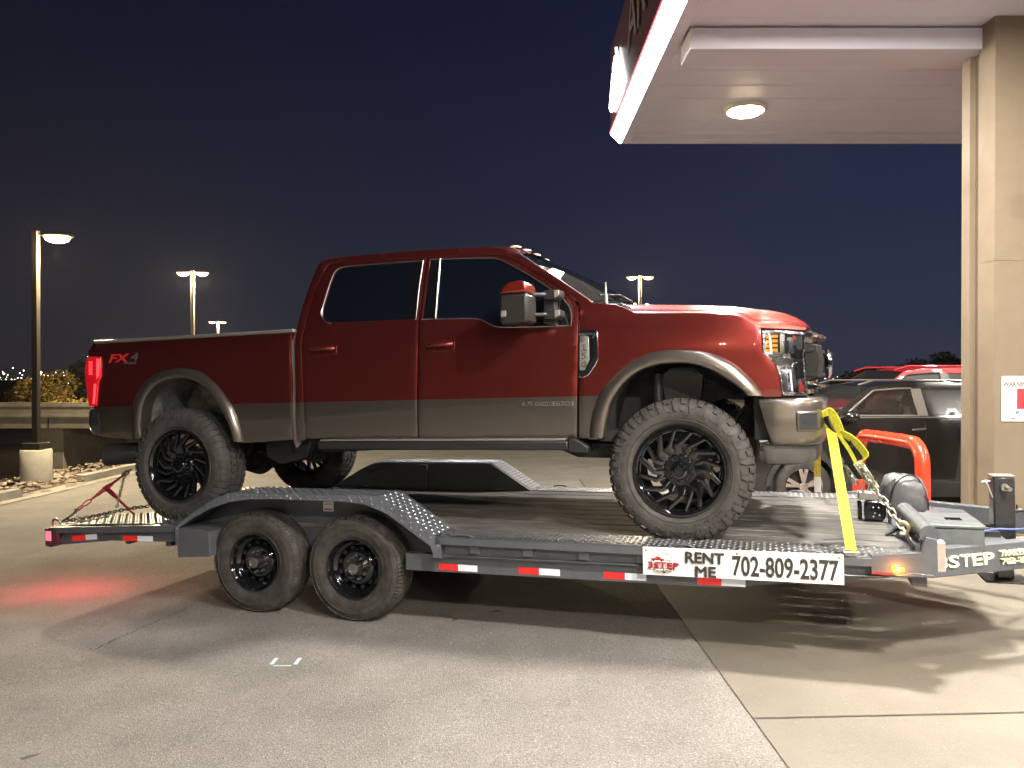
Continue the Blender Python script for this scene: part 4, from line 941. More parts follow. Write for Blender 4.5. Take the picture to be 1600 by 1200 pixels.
for s in SIDES:
    mb = MB(); panel(mb, tl, halfw, side=s, out=.012, r=.008, depth=.06); t_ = mb.build('taillight', RED1, trk)
    mb = MB()
    for p in ([(153, 561), (156.5, 561), (157, 586), (153, 592)], [(149, 600), (152, 600), (149.5, 631), (147, 631)]): panel(mb, sp(*p), halfw, side=s, out=.016, r=.002, depth=.003)
    for k in range(6): panel(mb, sp((141, 565+k*3.6), (146, 565+k*3.6), (146, 567.3+k*3.6), (141, 567.3+k*3.6)), halfw, side=s, out=.016, r=.001, depth=.003)
    mb.build('light_element', RED2, t_)
mb = MB(); c = (-4.60, -.80, .535); mb.tube([(-4.30, -.72, .56), (-4.55, -.79, .54)], .05, 16); mb.tube([(-4.52, -.79, .545), (-4.60, -.82, .535), (-4.75, -.87, .53), (-4.93, -.93, .525)], [.05, .088, .094, .10], 28, caps=False); mb.tube([(-4.93, -.93, .525), (-4.70, -.855, .53)], [.094, .085], 28, caps=False); mb.build('exhaust_tip', mat('black_exhaust', (.028, .03, .032), .38, .3), trk)
# ---- running boards and underbody
for s in SIDES:
    mb = MB(); X = Matrix.Identity(4); mb.prism([(-.94*s*-1, .0), (0, 0)], 0, 0) if False else None
    mb.box((-2.72, s*.93, .575), (-.74, s*1.045, .640)); rb = mb.build('running_board', BLKP, trk, bevel=.012)
    mb = MB(); mb.box((-2.70, s*.95, .6415), (-.76, s*1.043, .655)); mb.build('step_plate', mat('step_plate_silver', (.34, .32, .29), .35, .6), rb, bevel=.004)
    mb = MB(); mb.prism([(-.74, .655), (-.70, .66), (-.60, .60), (-.60, .555), (-.74, .56)], s*.90, s*1.047); mb.build('end_bracket', BLKP, rb, bevel=.008)
mb = MB()
for s in SIDES:
    mb.box((-5.0, s*.40, .62), (.75, s*.50, .78)); mb.prism([(-3.35, .66), (-2.9, .66), (-2.95, .50), (-3.2, .44), (-3.33, .50)], s*.55, s*.85)
    mb.box((-2.72, s*.50, .66), (-.74, s*.93, .675)); mb.prism([(-.62, .70), (.3, .70), (.2, .62), (-.55, .62)], s*.3, s*.9)
mb.box((-2.5, -.35, .58), (-1.2, .35, .80)); mb.box((.47, -.93, .63), (.80, .93, .92)); mb.box((.40, -.5, .62), (.85, .5, .9)); mb.prism([(-1.3, .60), (-.95, .585), (-.75, .50), (-.30, .49), (-.15, .60)], -.75, -.35); mb.prism([(-.25, .62), (.3, .62), (.22, .50), (-.15, .505)], -.4, .4)
mb.build('frame', BLKM, trk, bevel=.01)
mb = MB(); mb.tube([(-4.06, -.85, .44), (-4.06, .85, .44)], .055, 16); mb.lathe([(-.17, .06), (-.12, .15), (0, .19), (.12, .15), (.17, .06)], 20, X=T(-4.06, 0, .44)); mb.tube([(-3.9, 0, .47), (-1.6, 0, .62)], .05, 12)
mb.tube([(0, -.85, .42), (0, .85, .42)], .05, 16); mb.lathe([(-.12, .05), (0, .15), (.12, .05)], 16, X=T(0, .25, .43)); mb.tube([(.17, -.8, .42), (.17, .8, .46)], .018, 8); mb.tube([(.1, -.75, .46), (-.9, -.45, .60)], .03, 8)
for s in SIDES:
    for k, zz in enumerate((.50, .512, .524)): mb.box((-4.7+.15*k, s*.50, zz), (-3.45-.12*k, s*.58, zz+.010))
    mb.box((-4.12, s*.49, .40), (-4.0, s*.59, .62)); mb.tube([(-3.7, s*.62, .50), (-3.55, s*.60, .95)], .03, 10)
mb.build('axle', BLKM, trk)
SPR = mat('spring_dark', (.035, .036, .038), .45, .3)
for s in SIDES:
    mb = MB(); mb.tube([(.0+.075*math.cos(a), s*.62+.075*math.sin(a), .50+.40*a/(2*PI*5.5)) for a in [2*PI*5.5*k/110 for k in range(111)]], .013, 8)
    mb.prism([(-.12, .90), (.12, .90), (.14, 1.06), (.08, 1.12), (-.08, 1.12), (-.14, 1.06)], s*.55, s*.70); mb.tube([(-.16, s*.74, .45), (-.17, s*.70, 1.05)], .028, 12); mb.tube([(-.165, s*.72, .75), (-.17, s*.70, 1.08)], .036, 12); mb.tube([(.1, s*.7, .48), (.42, s*.6, .85)], .012, 8); mb.build('coil_spring', SPR, trk, smooth=50)
mb = MB(); mb.tube([(-3.1, -.66, .58), (-2.6, -.62, .60), (-1.2, -.58, .60)], .045, 14); mb.tube([(-2.9, -.66, .585), (-2.5, -.62, .60)], .065, 14); mb.build('exhaust_pipe', mat('exhaust_steel', (.14, .125, .10), .5, .6, vary=.3, vscale=12), trk)
# ---- towing mirrors
for s in SIDES:
    x0, z0 = hit(783, 509, -1.30, FK, OK); x1, z1 = hit(825, 438, -1.30, FK, OK); xm, zm = hit(783, 461, -1.30, FK, OK)
    def m3(p): return p
    A = [(x0+.004, z0+.01), (x0+.03, z0), (x1-.01, z0+.01), (x1, z0+.03), (x1, z1-.04), (x1-.012, z1-.008), (x1-.05, z1), (x0+.06, z1-.012), (x0+.022, z1-.045), (x0+.002, zm+.0)]
    mb = MB(); lo = [p for p in A if p[1] < zm-.004]
    L_ = [(x0+.004, z0+.01), (x0+.03, z0), (x1-.01, z0+.01), (x1, z0+.03), (x1, zm), (x0+.002, zm)]
    U_ = [(x1, zm+.003), (x1, z1-.04), (x1-.012, z1-.008), (x1-.05, z1), (x0+.06, z1-.010), (x0+.024, z1-.04), (x0+.004, zm+.003)]
    mb = MB(); mb.prism(L_, s*1.12, s*1.335); mr_ = mb.build('side_mirror', mat('mirror_shell_grey', (.02, .02, .019), .45, .1, .15), trk, bevel=.02, seg=3)
    mb = MB(); mb.prism(U_, s*1.125, s*1.338); mb.build('mirror_cap', REDP, mr_, bevel=.018, seg=3)
    mb = MB(); mb.box((x0-.002, s*1.14, z0+.03), (x0+.01, s*1.32, z1-.05)); mb.build('glass', CHR, mr_)
    mb = MB(); mb.prism([(x0+.012, z0+.055), (x0+.05, z0+.055), (x0+.05, z0+.095), (x0+.02, z0+.095)], s*1.333, s*1.343); mb.build('mirror_lamp', mat('mirror_lamp_grey', (.3, .3, .3), .2, .3), mr_, bevel=.003)
    mb = MB()
    for zc in (z0+.21, z0+.075):
        mb.tube([(x1-.02, s*1.16, zc), (x1+.06, s*1.10, zc)], .016, 8); mb.prism([(x1+.035, zc-.028), (x1+.13, zc-.034), (x1+.155, zc-.010), (x1+.155, zc+.03), (x1+.10, zc+.038), (x1+.035, zc+.028)], s*.96, s*1.09)
    mb.prism([(x1+.02, z0+.02), (x1+.11, z0+.0), (x1+.10, z0+.24), (x1+.03, z0+.24)], s*.95, s*1.04); mb.build('mirror_arm', BLKP, mr_, bevel=.005)
    mb = MB()
    for zc in (z0+.21, z0+.075): mb.prism([(x1+.118, zc-.024), (x1+.153, zc-.008), (x1+.153, zc+.026), (x1+.118, zc+.030)], s*1.089, s*1.098)
    mb.build('arm_cap', mat('arm_cap_tan', (.34, .31, .25), .3, .3), mr_, bevel=.004)
# ---- badges
BDK = mat('badge_dark_inlay', (.10, .105, .11), .3, .5)
for s in SIDES:
    mb = MB(); v = sp((906.5, 517), (927, 516.5), (933.5, 519), (934, 562), (930, 571), (920, 585), (913, 589), (906, 589)); panel(mb, v, halfw, side=s, out=.016, r=.006, depth=.02, step=.03); b_ = mb.build('fender_vent', CHR, trk)
    mb = MB(); panel(mb, sp((907, 518.5), (924, 518.5), (929, 521), (929, 560), (917, 579), (907, 579.5)), halfw, side=s, out=.018, r=.002, depth=.003, step=.03); mb.build('vent_inlay', BLKG, b_)
    mb = MB(); panel(mb, sp((907.5, 526), (920.5, 527), (921.5, 562), (914, 578), (907.5, 578)), halfw, side=s, out=.024, r=.003, depth=.006, step=.03); mb.build('badge_plate', mat('badge_plate_silver', (.42, .42, .41), .35, .7), b_)
def onside(px, py, out): x, z = sp((px, py))[0]; return T(x, -halfw(z, x)-out, z)
PLT = mat('badge_letter_silver', (.7, .69, .66), .2, .9)
text('F\n2\n5\n0', .058, onside(913.8, 550, .028) @ FACE, PLT, 'badge_letters', trk, ext=.002, sx=1.25, bold=.002).data
text('SUPER DUTY', .017, onside(915.5, 522.5, .021) @ FACE, PLT, 'badge_letters', trk, ext=.0008, bold=.0006, sx=1.0)
mb = MB(); x0, z0 = sp((837, 635.3))[0]; x1, z1 = sp((896, 627))[0]; mb.box((x0, -1.019, z0+.003), (x1, -1.013, z1)); bp = mb.build('engine_badge', mat('badge_plate_silver2', (.30, .29, .27), .3, .7), trk, bevel=.001)
text('POWER STROKE', .031, T((x0+x1)/2, -1.0195, (z0+z1)/2+.001) @ FACE, INK, 'badge_letters', bp, ext=.0006, sx=1.12, bold=.0008)
text('6.7L', .047, T(x0-.063, -1.0165, (z0+z1)/2+.002) @ FACE, PLT, 'badge_letters', trk, ext=.0015, sx=1.05, bold=.001, shear=.3)
text('FX', .098, onside(183.5, 560.5, .003) @ FACE, mat('decal_red', (.62, .03, .025), .4), 'decal_letters', trk, ext=.0008, sx=1.75, bold=.003, shear=.25)
text('4', .098, onside(209, 558.5, .003) @ FACE, mat('decal_dark_grey', (.085, .10, .10), .4), 'decal_letters', trk, ext=.0008, sx=1.8, bold=.0, shear=.2)
text('OFF ROAD', .022, onside(203, 567.5, .003) @ FACE, MATS['decal_dark_grey'], 'decal_letters', trk, ext=.0006, sx=1.3, bold=.001)
# ================================================================== TRAILER
def tq(px, py, Y): x, z = hit(px, py, Y, FT, OT); return Vector((x, Y, z))
MTi = MT.inverted()
def tplane(px, py, P0, n):     # measured point on any plane given in trailer coordinates
    o = MTi @ CV; d = (MTi.to_3x3() @ ray(px, py)); P0 = Vector(P0); n = Vector(n); return o+d*((P0-o).dot(n)/d.dot(n))
def fit(body, P, m, parent, U=(1, 0, 0), name='lettering', bold=0.0, ext=.0006, M=None, shear=0, fat=0.0):
    """lettering scaled to a measured box: P = (centre, width, height), U = reading direction, upright"""
    c, w, h = P; o = text(body, 1, Matrix.Identity(4), m, name, ext=0, bold=bold, shear=shear); me = o.data
    xs = [v.co.x for v in me.vertices]; ys = [v.co.y for v in me.vertices]; cx_, cy_ = (min(xs)+max(xs))/2, (min(ys)+max(ys))/2
    bpy.data.objects.remove(o); o = text(body, 1, Matrix.Identity(4), m, name, ext=ext/h*.7, bold=bold, shear=shear)
    U = Vector(U).normalized(); Zv = Vector((0, 0, 1)); Nn = U.cross(Zv)
    B = Matrix(((U.x, 0, Nn.x, c[0]), (U.y, 0, Nn.y, c[1]), (U.z, 1, Nn.z, c[2]), (0, 0, 0, 1)))
    o.data.transform(B @ Matrix.Diagonal((w/(max(xs)-min(xs)), h/(max(ys)-min(ys)), 1, 1)) @ T(-cx_, -cy_, 0))
    if fat:
        vs = [v.co.copy() for v in o.data.vertices]; fs = [tuple(p.vertices) for p in o.data.polygons]; mb = MB()
        for k, (dx, dz_) in enumerate(((0, 0), (1, 0), (-1, 0), (0, 1), (0, -1), (.7, .7), (-.7, -.7), (.7, -.7), (-.7, .7))): mb.add([v+U*fat*dx+Zv*fat*dz_+Nn*(.00008*k) for v in vs], fs)
        bpy.data.objects.remove(o); o = mb.build(name, m, smooth=0, recalc=False)
    if parent: o.parent = parent
    if M is not None: o.matrix_world = M
    return o
def lozenges(mb, O, U, V, lu, lv, p=.030, h=.0048, mi=1, k=1.15):
    p *= 1.16
    O, U, V = Vector(O), Vector(U).normalized(), Vector(V).normalized(); Nn = U.cross(V)
    nu, nv = int(lu/p), int(lv/p)
    for i in range(nu):
        for j in range(nv):
            c = O+U*(lu*(i+.5)/nu)+V*(lv*(j+.5)/nv); a = PI/4 if (i+j) % 2 else -PI/4
            d = U*math.cos(a)+V*math.sin(a); e_ = Nn.cross(d); L_ = .0125*k*p/.03; w = .0056*k*p/.03
            mb.add([c-d*L_, c+d*L_, c+e_*w, c-e_*w, c-d*L_*.35+Nn*h, c+d*L_*.35+Nn*h], [(0, 3, 4), (3, 5, 4), (3, 1, 5), (1, 2, 5), (2, 4, 5), (2, 0, 4)], mi)
def trailer_tyre():
    P = [(0, .388), (.04, .387), (.078, .383), (.096, .374), (.108, .358), (.116, .335), (.119, .305), (.114, .27), (.105, .245), (.098, .225), (.095, .214)]
    at = prof_fn(P); mb = MB(); mb.lathe([(-y, r) for y, r in P[::-1]]+P[1:], 96); N = 84
    for s0, s1 in ((-.012, .012), (.019, .040), (-.040, -.019), (.047, .064), (-.064, -.047)):
        r = .386; mb.lathe([at(s0, -.003), at(s0, .0065), at((s0+s1)/2, .0068), at(s1, .0065), at(s1, -.003)], 96)
    for k in range(N):
        for sg in (-1, 1): lug(mb, at, N, k, [(sg*.070, .0, .90), (sg*.086, .0, .90), (sg*.100, .04, .86), (sg*.112, .12, .78)], .0095)
    mb.lathe([(-.1185, .331), (-.1215, .328), (-.1185, .325)], 80); mb.lathe([(-.119, .29), (-.1205, .288), (-.119, .286)], 80); mb.lathe([(-.104, .246), (-.108, .243), (-.104, .239)], 80)
    mb.v = [(x, y+.105, z) for x, y, z in mb.v]; return mb
def trailer_wheel(parent, X):
    mb = MB(); mb.lathe([(.0, .224), (-.006, .222), (-.006, .215), (.006, .208), (.018, .200), (.034, .197), (.045, .188), (.052, .170), (.060, .165), (.105, .162), (.2, .165), (.205, .222)], 72)
    mb.lathe([(.105, .163), (.092, .150), (.062, .135), (.050, .120), (.048, .100), (.056, .085), (.058, .050)], 72)
    w = mb.build('wheel', WHLB, parent, smooth=40); w.matrix_local = X
    trailer_tyre().build('tyre', RUBT, w, smooth=45)
    for k in range(12):
        mb = MB(); a = 2*PI*(k+.5)/12; mb.lathe([(.0585, 0), (.0585, .013), (.061, .015)], 16, X=T(.1345*math.cos(a), 0, .1345*math.sin(a)) @ RY(-a) @ Matrix.Diagonal((.85, 1, 1.25, 1)) @ RZ(-.25))
        mb.build('vent_hole_disc', DGAP, w)  # no real opening: a black disc gives the shade of each hole
    mb = MB(); mb.lathe([(.06, .047), (.03, .046), (-.004, .043), (-.012, .040), (-.012, .033), (-.006, .031), (-.008, .0)], 40); mb.build('hub', SATIN, w, smooth=35)
    for k in range(8):
        a = 2*PI*(k+.3)/8; mb = MB(); mb.lathe([(.058, .0135), (.050, .0135), (.030, .010), (.022, .007), (.020, 0)], 12); n_ = mb.build('lug_nut', SATIN, w, smooth=50); n_.matrix_local = T(.0825*math.cos(a), 0, .0825*math.sin(a))
    return w
trl = empty('flatbed_trailer', MT, 'grey tandem axle car hauler trailer carrying the red truck, with white RENT ME sign', 'trailer')
w0 = trailer_wheel(trl, T(0, -1.19, .385)); 
for X in (T(-.87, -1.19, .385) @ RY(1.2), T(0, 1.19, .385) @ RZ(PI), T(-.87, 1.19, .385) @ RZ(PI)): copy_tree(w0, trl).matrix_local = X
ZD = .672
# ---- deck boards
DECK = ground_mat('worn_deck_boards', (.085, .08, .072), (.15, .14, .125), 2.5, .25, .35, .55, stain=.6)
def wood(name, c0, c1, c2):
    m = bpy.data.materials.new(name); m.use_nodes = True; t = m.node_tree; b = t.nodes['Principled BSDF']; l = t.links
    c = t.nodes.new('ShaderNodeTexCoord'); mp = t.nodes.new('ShaderNodeMapping'); mp.inputs['Scale'].default_value = (.9, 4.5, 4.5); l.new(c.outputs['Object'], mp.inputs['Vector'])
    n = t.nodes.new('ShaderNodeTexNoise'); n.inputs['Scale'].default_value = 3; n.inputs['Detail'].default_value = 9; n.inputs['Roughness'].default_value = .7; l.new(mp.outputs[0], n.inputs['Vector'])
    r = t.nodes.new('ShaderNodeValToRGB'); l.new(n.outputs['Fac'], r.inputs[0]); e = r.color_ramp.elements; e[0].position = .25; e[0].color = (*c0, 1); e[1].position = .72; e[1].color = (*c2, 1); q = e.new(.5); q.color = (*c1, 1)
    n2 = t.nodes.new('ShaderNodeTexNoise'); n2.inputs['Scale'].default_value = 1.6; n2.inputs['Detail'].default_value = 5; l.new(c.outputs['Object'], n2.inputs['Vector'])
    x = t.nodes.new('ShaderNodeMix'); x.data_type = 'RGBA'; x.blend_type = 'MULTIPLY'; rr = t.nodes.new('ShaderNodeMapRange'); rr.inputs['From Min'].default_value = .35; rr.inputs['From Max'].default_value = .65; rr.inputs['To Min'].default_value = .45; rr.inputs['To Max'].default_value = 1.15
    l.new(n2.outputs['Fac'], rr.inputs['Value']); x.inputs['Factor'].default_value = 1; l.new(r.outputs[0], x.inputs['A']); l.new(rr.outputs[0], x.inputs['B']); l.new(x.outputs['Result'], b.inputs['Base Color'])
    b.inputs['Roughness'].default_value = .68; u = t.nodes.new('ShaderNodeBump'); u.inputs['Strength'].default_value = .35; u.inputs['Distance'].default_value = .006; l.new(n.outputs['Fac'], u.inputs['Height']); l.new(u.outputs[0], b.inputs['Normal']); return m
DECK = wood('worn_deck_boards', (.038, .038, .037), (.090, .088, .083), (.20, .19, .17))
mb = MB(); y = -.99
while y < .98:
    mb.box((-1.54, y, ZD-.04), (3.66, y+.188, ZD+random.uniform(-.001, .001))); y += .198
mb.build('deck', DECK, trl, bevel=.004, seg=1)
mb = MB()    # dovetail boards follow the slope
def dz(x): return .662 if x > -1.56 else .662+(x+1.56)*.052
for k in range(10):
    y = -.99+.198*k; mb.prism([(-2.86, dz(-2.86)-.03), (-1.56, dz(-1.56)-.03), (-1.56, dz(-1.56)), (-2.86, dz(-2.86))], y, y+.188)
mb.build('dovetail_deck', DECK, trl, bevel=.003, seg=1)
mb = MB(); z = ZD+.004
for s in SIDES:
    mb.box((.70, s*1.285, z-.006), (3.70, s*.99, z)); lozenges(mb, (.72, min(s*1.275, s*1.0), z), (1, 0, 0), (0, 1, 0), 2.96, .275, p=.03 if s < 0 else .036)
    u = Vector((-1.30, 0, -.068)).normalized(); a = (-2.86, dz(-2.86)+.004)
    for q0, q1 in ((-1.20 if s < 0 else .62, -.62 if s < 0 else 1.20),):
        mb.prism([(-2.86, a[1]-.006), (-1.56, dz(-1.56)-.002), (-1.56, dz(-1.56)+.004), (-2.86, a[1])], q0, q1); lozenges(mb, (-2.85, q0+.01, a[1]+.0002), (1.30, 0, .068), (0, 1, 0), 1.28, q1-q0-.02, p=.034)
mb.build('tread_plate', [DIAMS, LOZW], trl, smooth=0)
# ---- fenders
FP = [(-1.53, .51), (-1.53, .655), (-1.36, .765), (-1.20, .853), (-1.10, .900), (-1.02, .925), (-.92, .936), (.28, .940), (.735, .655), (.75, .64), (.75, .525)]
ARC = [(-1.50, .51), (-1.50, .64), (-1.34, .735), (-1.18, .810), (-1.02, .858), (-.85, .885), (-.6, .895), (.0, .893), (.16, .878), (.34, .815), (.52, .700), (.675, .60), (.690, .525)]
for s in SIDES:
    mb = MB(); yo, yi = s*1.29, s*.99; fp = FP
    n = len(fp); mb.add([(x, yo, z) for x, z in fp]+[(x, yi, z) for x, z in fp]+[(x, yi, z-.005) for x, z in fp]+[(x, yo, z-.005) for x, z in fp],
        [(i, i+1, n+i+1, n+i) for i in range(n-1)]+[(2*n+i, 2*n+i+1, 3*n+i+1, 3*n+i) for i in range(n-1)]+[(n+i, n+i+1, 2*n+i+1, 2*n+i) for i in range(n-1)])
    # lip plate hanging from the outer edge
    def rs(P, k):
        S = [0]
        for a, b in zip(P, P[1:]): S.append(S[-1]+math.hypot(b[0]-a[0], b[1]-a[1]))
        out = []
        for j in range(k+1):
            d = S[-1]*j/k; i = 0
            while i < len(S)-2 and S[i+1] < d: i += 1
            t = (d-S[i])/(S[i+1]-S[i]); out.append((P[i][0]+(P[i+1][0]-P[i][0])*t, P[i][1]+(P[i+1][1]-P[i][1])*t))
        return out
    A, B = rs(fp, 60), rs(ARC, 60); k = 61
    mb.add([(x, yo, z) for x, z in A]+[(x, yo, z) for x, z in B]+[(x, yo-s*.005, z) for x, z in A]+[(x, yo-s*.005, z) for x, z in B],
        [(i, i+1, k+i+1, k+i) for i in range(k-1)]+[(2*k+i, 2*k+i+1, 3*k+i+1, 3*k+i) for i in range(k-1)]+[(k+i, k+i+1, 3*k+i+1, 3*k+i) for i in range(k-1)])
    for a, b in zip(fp[1:-1], fp[2:-1]):
        U = Vector((b[0]-a[0], 0, b[1]-a[1])); Nn = Vector((-U.z, 0, U.x))
        lozenges(mb, Vector((a[0], max(yo, yi) if 0 else min(yo, yi)+.012, a[1]))+Nn.normalized()*.0005, U, (0, 1, 0), U.length, .275, p=.030) if U.length > .04 else None
    for j in range(2, 59):    # raised marks on the lip
        a, b = A[j], B[j]; d = math.hypot(a[0]-b[0], a[1]-b[1])
        for q in (.28, .72):
            if d < .03: continue
            c = Vector((a[0]+(b[0]-a[0])*q, yo+s*.0003, a[1]+(b[1]-a[1])*q)); aa = PI/4 if (j+(q > .5)) % 2 else -PI/4; dd = Vector((math.cos(aa), 0, math.sin(aa))); ee = Vector((-math.sin(aa), 0, math.cos(aa))); h = Vector((0, s*.0026, 0))
            mb.add([c-dd*.012, c+dd*.012, c+ee*.004, c-ee*.004, c-dd*.004+h, c+dd*.004+h], [(0, 3, 4), (3, 5, 4), (3, 1, 5), (1, 2, 5), (2, 4, 5), (2, 0, 4)], 1)
    fe = mb.build('fender', [DIAM, LOZ], trl, smooth=0)
    mb = MB(); pl = [(x, z-.006) for x, z in FP[1:-1]]; mb.prism([(-1.50, .41)]+pl+[(.735, .41)], s*.955, s*.985); mb.box((-.47, s*.90, .42), (-.39, s*.953, .92)); mb.prism([(-1.525, .41), (-1.22, .43), (-1.22, .62), (-1.30, .64), (-1.525, .64)], s*.99, s*1.275)
    mb.build('fender_skirt', TGREY, fe, bevel=.003)
P = tq(513, 791, -.988); mb = MB(); mb.box((P.x-.045, -.9885, P.z-.04), (P.x+.045, -.9865, P.z+.035)); lb = mb.build('sticker', WHT, trl)
mb = MB()
for k, z in enumerate((.022, .012, -.02, -.026, -.03)): mb.box((P.x-.035, -.9895, P.z+z), (P.x+.035, -.989, P.z+z+.003))
mb.build('print_lines', INK, lb)
# ---- frame
mb = MB()
for s in SIDES:
    def B_(x0, x1, y0, y1, z0, z1): mb.box((x0, s*y0, z0), (x1, s*y1, z1))
    B_(.70, 3.45, 1.265, 1.290, .618, .668); B_(.70, 3.45, 1.20, 1.289, .669, .676)              # rub rail
    mb.prism([(.70, .535), (3.72, .555), (3.72, .640), (.70, .617)], s*1.205, s*1.235)            # side channel web
    mb.prism([(.70, .528), (3.5, .552), (3.5, .560), (.70, .536)], s*1.235, s*1.262)
    mb.prism([(.44, .410), (2.62, .425), (3.15, .50), (3.55, .545), (.44, .532)], s*1.16, s*1.218)  # main beam
    mb.prism([(-1.53, .42), (.32, .42), (.32, .46), (-1.53, .46)], s*.86, s*.95)
    mb.prism([(-2.90, .535), (-1.53, .605), (-1.53, .66), (-2.90, .585)], s*1.215, s*1.262)         # dovetail top rail
    mb.prism([(-2.86, .43), (-2.25, .495), (-1.53, .515), (-1.53, .604), (-2.86, .534)], s*1.17, s*1.213)
    for x in [.95+.38*k for k in range(7)]: B_(x, x+.07, 1.236, 1.264, .56, .668)
for x in [-2.6+.42*k for k in range(15)]:
    yy = .84 if -1.5 < x < .7 else 1.15
    mb.box((x, -yy, .50 if x > -1.5 else .46), (x+.05, yy, .60 if x > -1.5 else .54))
mb.box((3.66, -1.2, .50), (3.74, 1.2, .668)); mb.box((-2.92, -1.24, .42), (-2.87, 1.24, .575))
mb.tube([(0, -1.03, .385), (0, 1.03, .385)], .045, 12); mb.tube([(-.87, -1.03, .385), (-.87, 1.03, .385)], .045, 12)
mb.prism([(3.44, .575), (3.78, .58), (3.78, .79), (3.72, .80), (3.70, .71), (3.44, .685)], -1.29, -1.245); mb.prism([(3.56, .575), (3.76, .575), (3.76, .59), (3.66, .60)], -1.30, -1.22)
mb.prism([(3.44, .575), (3.78, .58), (3.78, .79), (3.72, .80), (3.70, .71), (3.44, .685)], 1.245, 1.29)
mb.build('frame', TGREY, trl, bevel=.004, seg=2)
for x in (.80, 1.55, 2.28, 3.02): 
    for s in SIDES:
        mb = MB(); mb.tube([(x+.03, s*1.275, .677), (x+.06, s*1.275, .690), (x+.14, s*1.275, .690), (x+.17, s*1.275, .677)], .007, 6); mb.build('tie_rail', TGREY, trl)
# tongue A frame
A0_, A1_ = Vector((3.78, -1.10, 0)), Vector((5.35, -.06, 0))
U_ = (A1_-A0_).normalized(); Nf = Vector((U_.y, -U_.x, 0))
for s in SIDES:
    mb = MB(); X = Matrix(((U_.x, -U_.y*s*-1, 0, A0_.x), (U_.y*-s, U_.x, 0, A0_.y*-s), (0, 0, 1, 0), (0, 0, 0, 1)))
    a, b = Vector((A0_.x, s*1.10, 0)), Vector((A1_.x, s*.06, 0)); n_ = Vector((-(b-a).y, (b-a).x, 0)).normalized()*s; L0 = (b-a)
    q = [a, b, b-n_*.075, a-n_*.075] if s > 0 else [a, b, b-n_*.075*1, a-n_*.075]
    mb.prism([(p.x, p.y) for p in q], .525, .695, axis='z'); mb.build('tongue_beam', TGREY, trl, bevel=.008)
mb = MB(); mb.prism([(3.74, -.95), (4.30, -.60), (4.30, .60), (3.74, .95)], .655, .668, axis='z'); mb.box((5.25, -.09, .52), (5.72, .09, .72)); mb.lathe([(-.05, .07), (.05, .07), (.08, .04)], 20, X=T(5.76, 0, .62) @ RX(PI/2)); mb.build('tongue_plate', TGREY, trl, bevel=.006)
def tp_(px, py): return tplane(px, py, A0_+Nf*.002, Nf)
def tfit(body, a, b, name='lettering', bold=.01):
    p, q = tp_(*a), tp_(*b); h = p.z-q.z; r = tp_(b[0], a[1]+(b[1]-a[1])*.0)
    return p, q
T0 = tp_(1480, 863); T1 = tp_(1480, 889); T2 = tp_(1553, 861); T3 = tp_(1553, 884)
cz = (T0.z+T1.z+T2.z+T3.z)/4-.002; hS = .072; wS = (Vector((T2.x, T2.y, 0))-Vector((T0.x, T0.y, 0))).length*1.0
c4 = (T0+T2)/2
lw = wS/4
for i, ch in enumerate('3STEP'):
    c = Vector((T0.x, T0.y, cz))+U_*(lw*(i-1+.5))+Nf*.003
    fit(ch, (c, lw*.86, hS), CRM, trl, U=U_, name='tongue_lettering', bold=.018, ext=.0006)
Ta = tp_(1560, 859); c = Vector((Ta.x, Ta.y, cz+.022))+U_*.215+Nf*.003; fit('TRAILER RENTALS', (c, .43, .036), CRM, trl, U=U_, name='tongue_lettering', bold=.0, ext=.0006)
c = Vector((Ta.x, Ta.y, cz-.026))+U_*.215+Nf*.003; fit('702-809-2377', (c, .41, .036), CRM, trl, U=U_, name='tongue_lettering', bold=.0, ext=.0006)
P0 = tq(1459, 846, -1.19); P1 = tq(1478, 894, -1.19); mb = MB(); mb.box((P0.x, -1.20, P1.z), (P1.x, -1.12, P0.z)); mb.build('corner_plate', mat('scuffed_aluminium', (.55, .48, .42), .35, .5, vary=.25, vscale=25), trl, bevel=.006)
# front stop rail
mb = MB(); mb.tube([(3.745, -1.27, .812), (3.745, -.42, .812)], .050, 28); mb.build('stop_rail', TGREY, trl, smooth=40)
mb = MB(); mb.prism([(3.70, .66), (3.79, .66), (3.775, .775), (3.715, .775)], -.50, -.46); mb.prism([(3.70, .66), (3.79, .66), (3.775, .775), (3.715, .775)], -1.20, -1.17); mb.build('rail_bracket', TGREY, trl, bevel=.004)
# tool box
mb = MB(); mb.box((3.82, -.90, .660), (4.10, -.46, .785)); tb = mb.build('tool_box', mat('toolbox_grey', (.13, .145, .15), .4, .3, vary=.25, vscale=10), trl, bevel=.006)
mb = MB(); mb.box((3.812, -.91, .787), (4.108, -.45, .808)); ld = mb.build('lid', MATS['toolbox_grey'], tb, bevel=.006)
mb = MB(); mb.box((3.93, -.74, .8085), (4.02, -.66, .813)); mb.build('latch', BLKG, tb, bevel=.003)
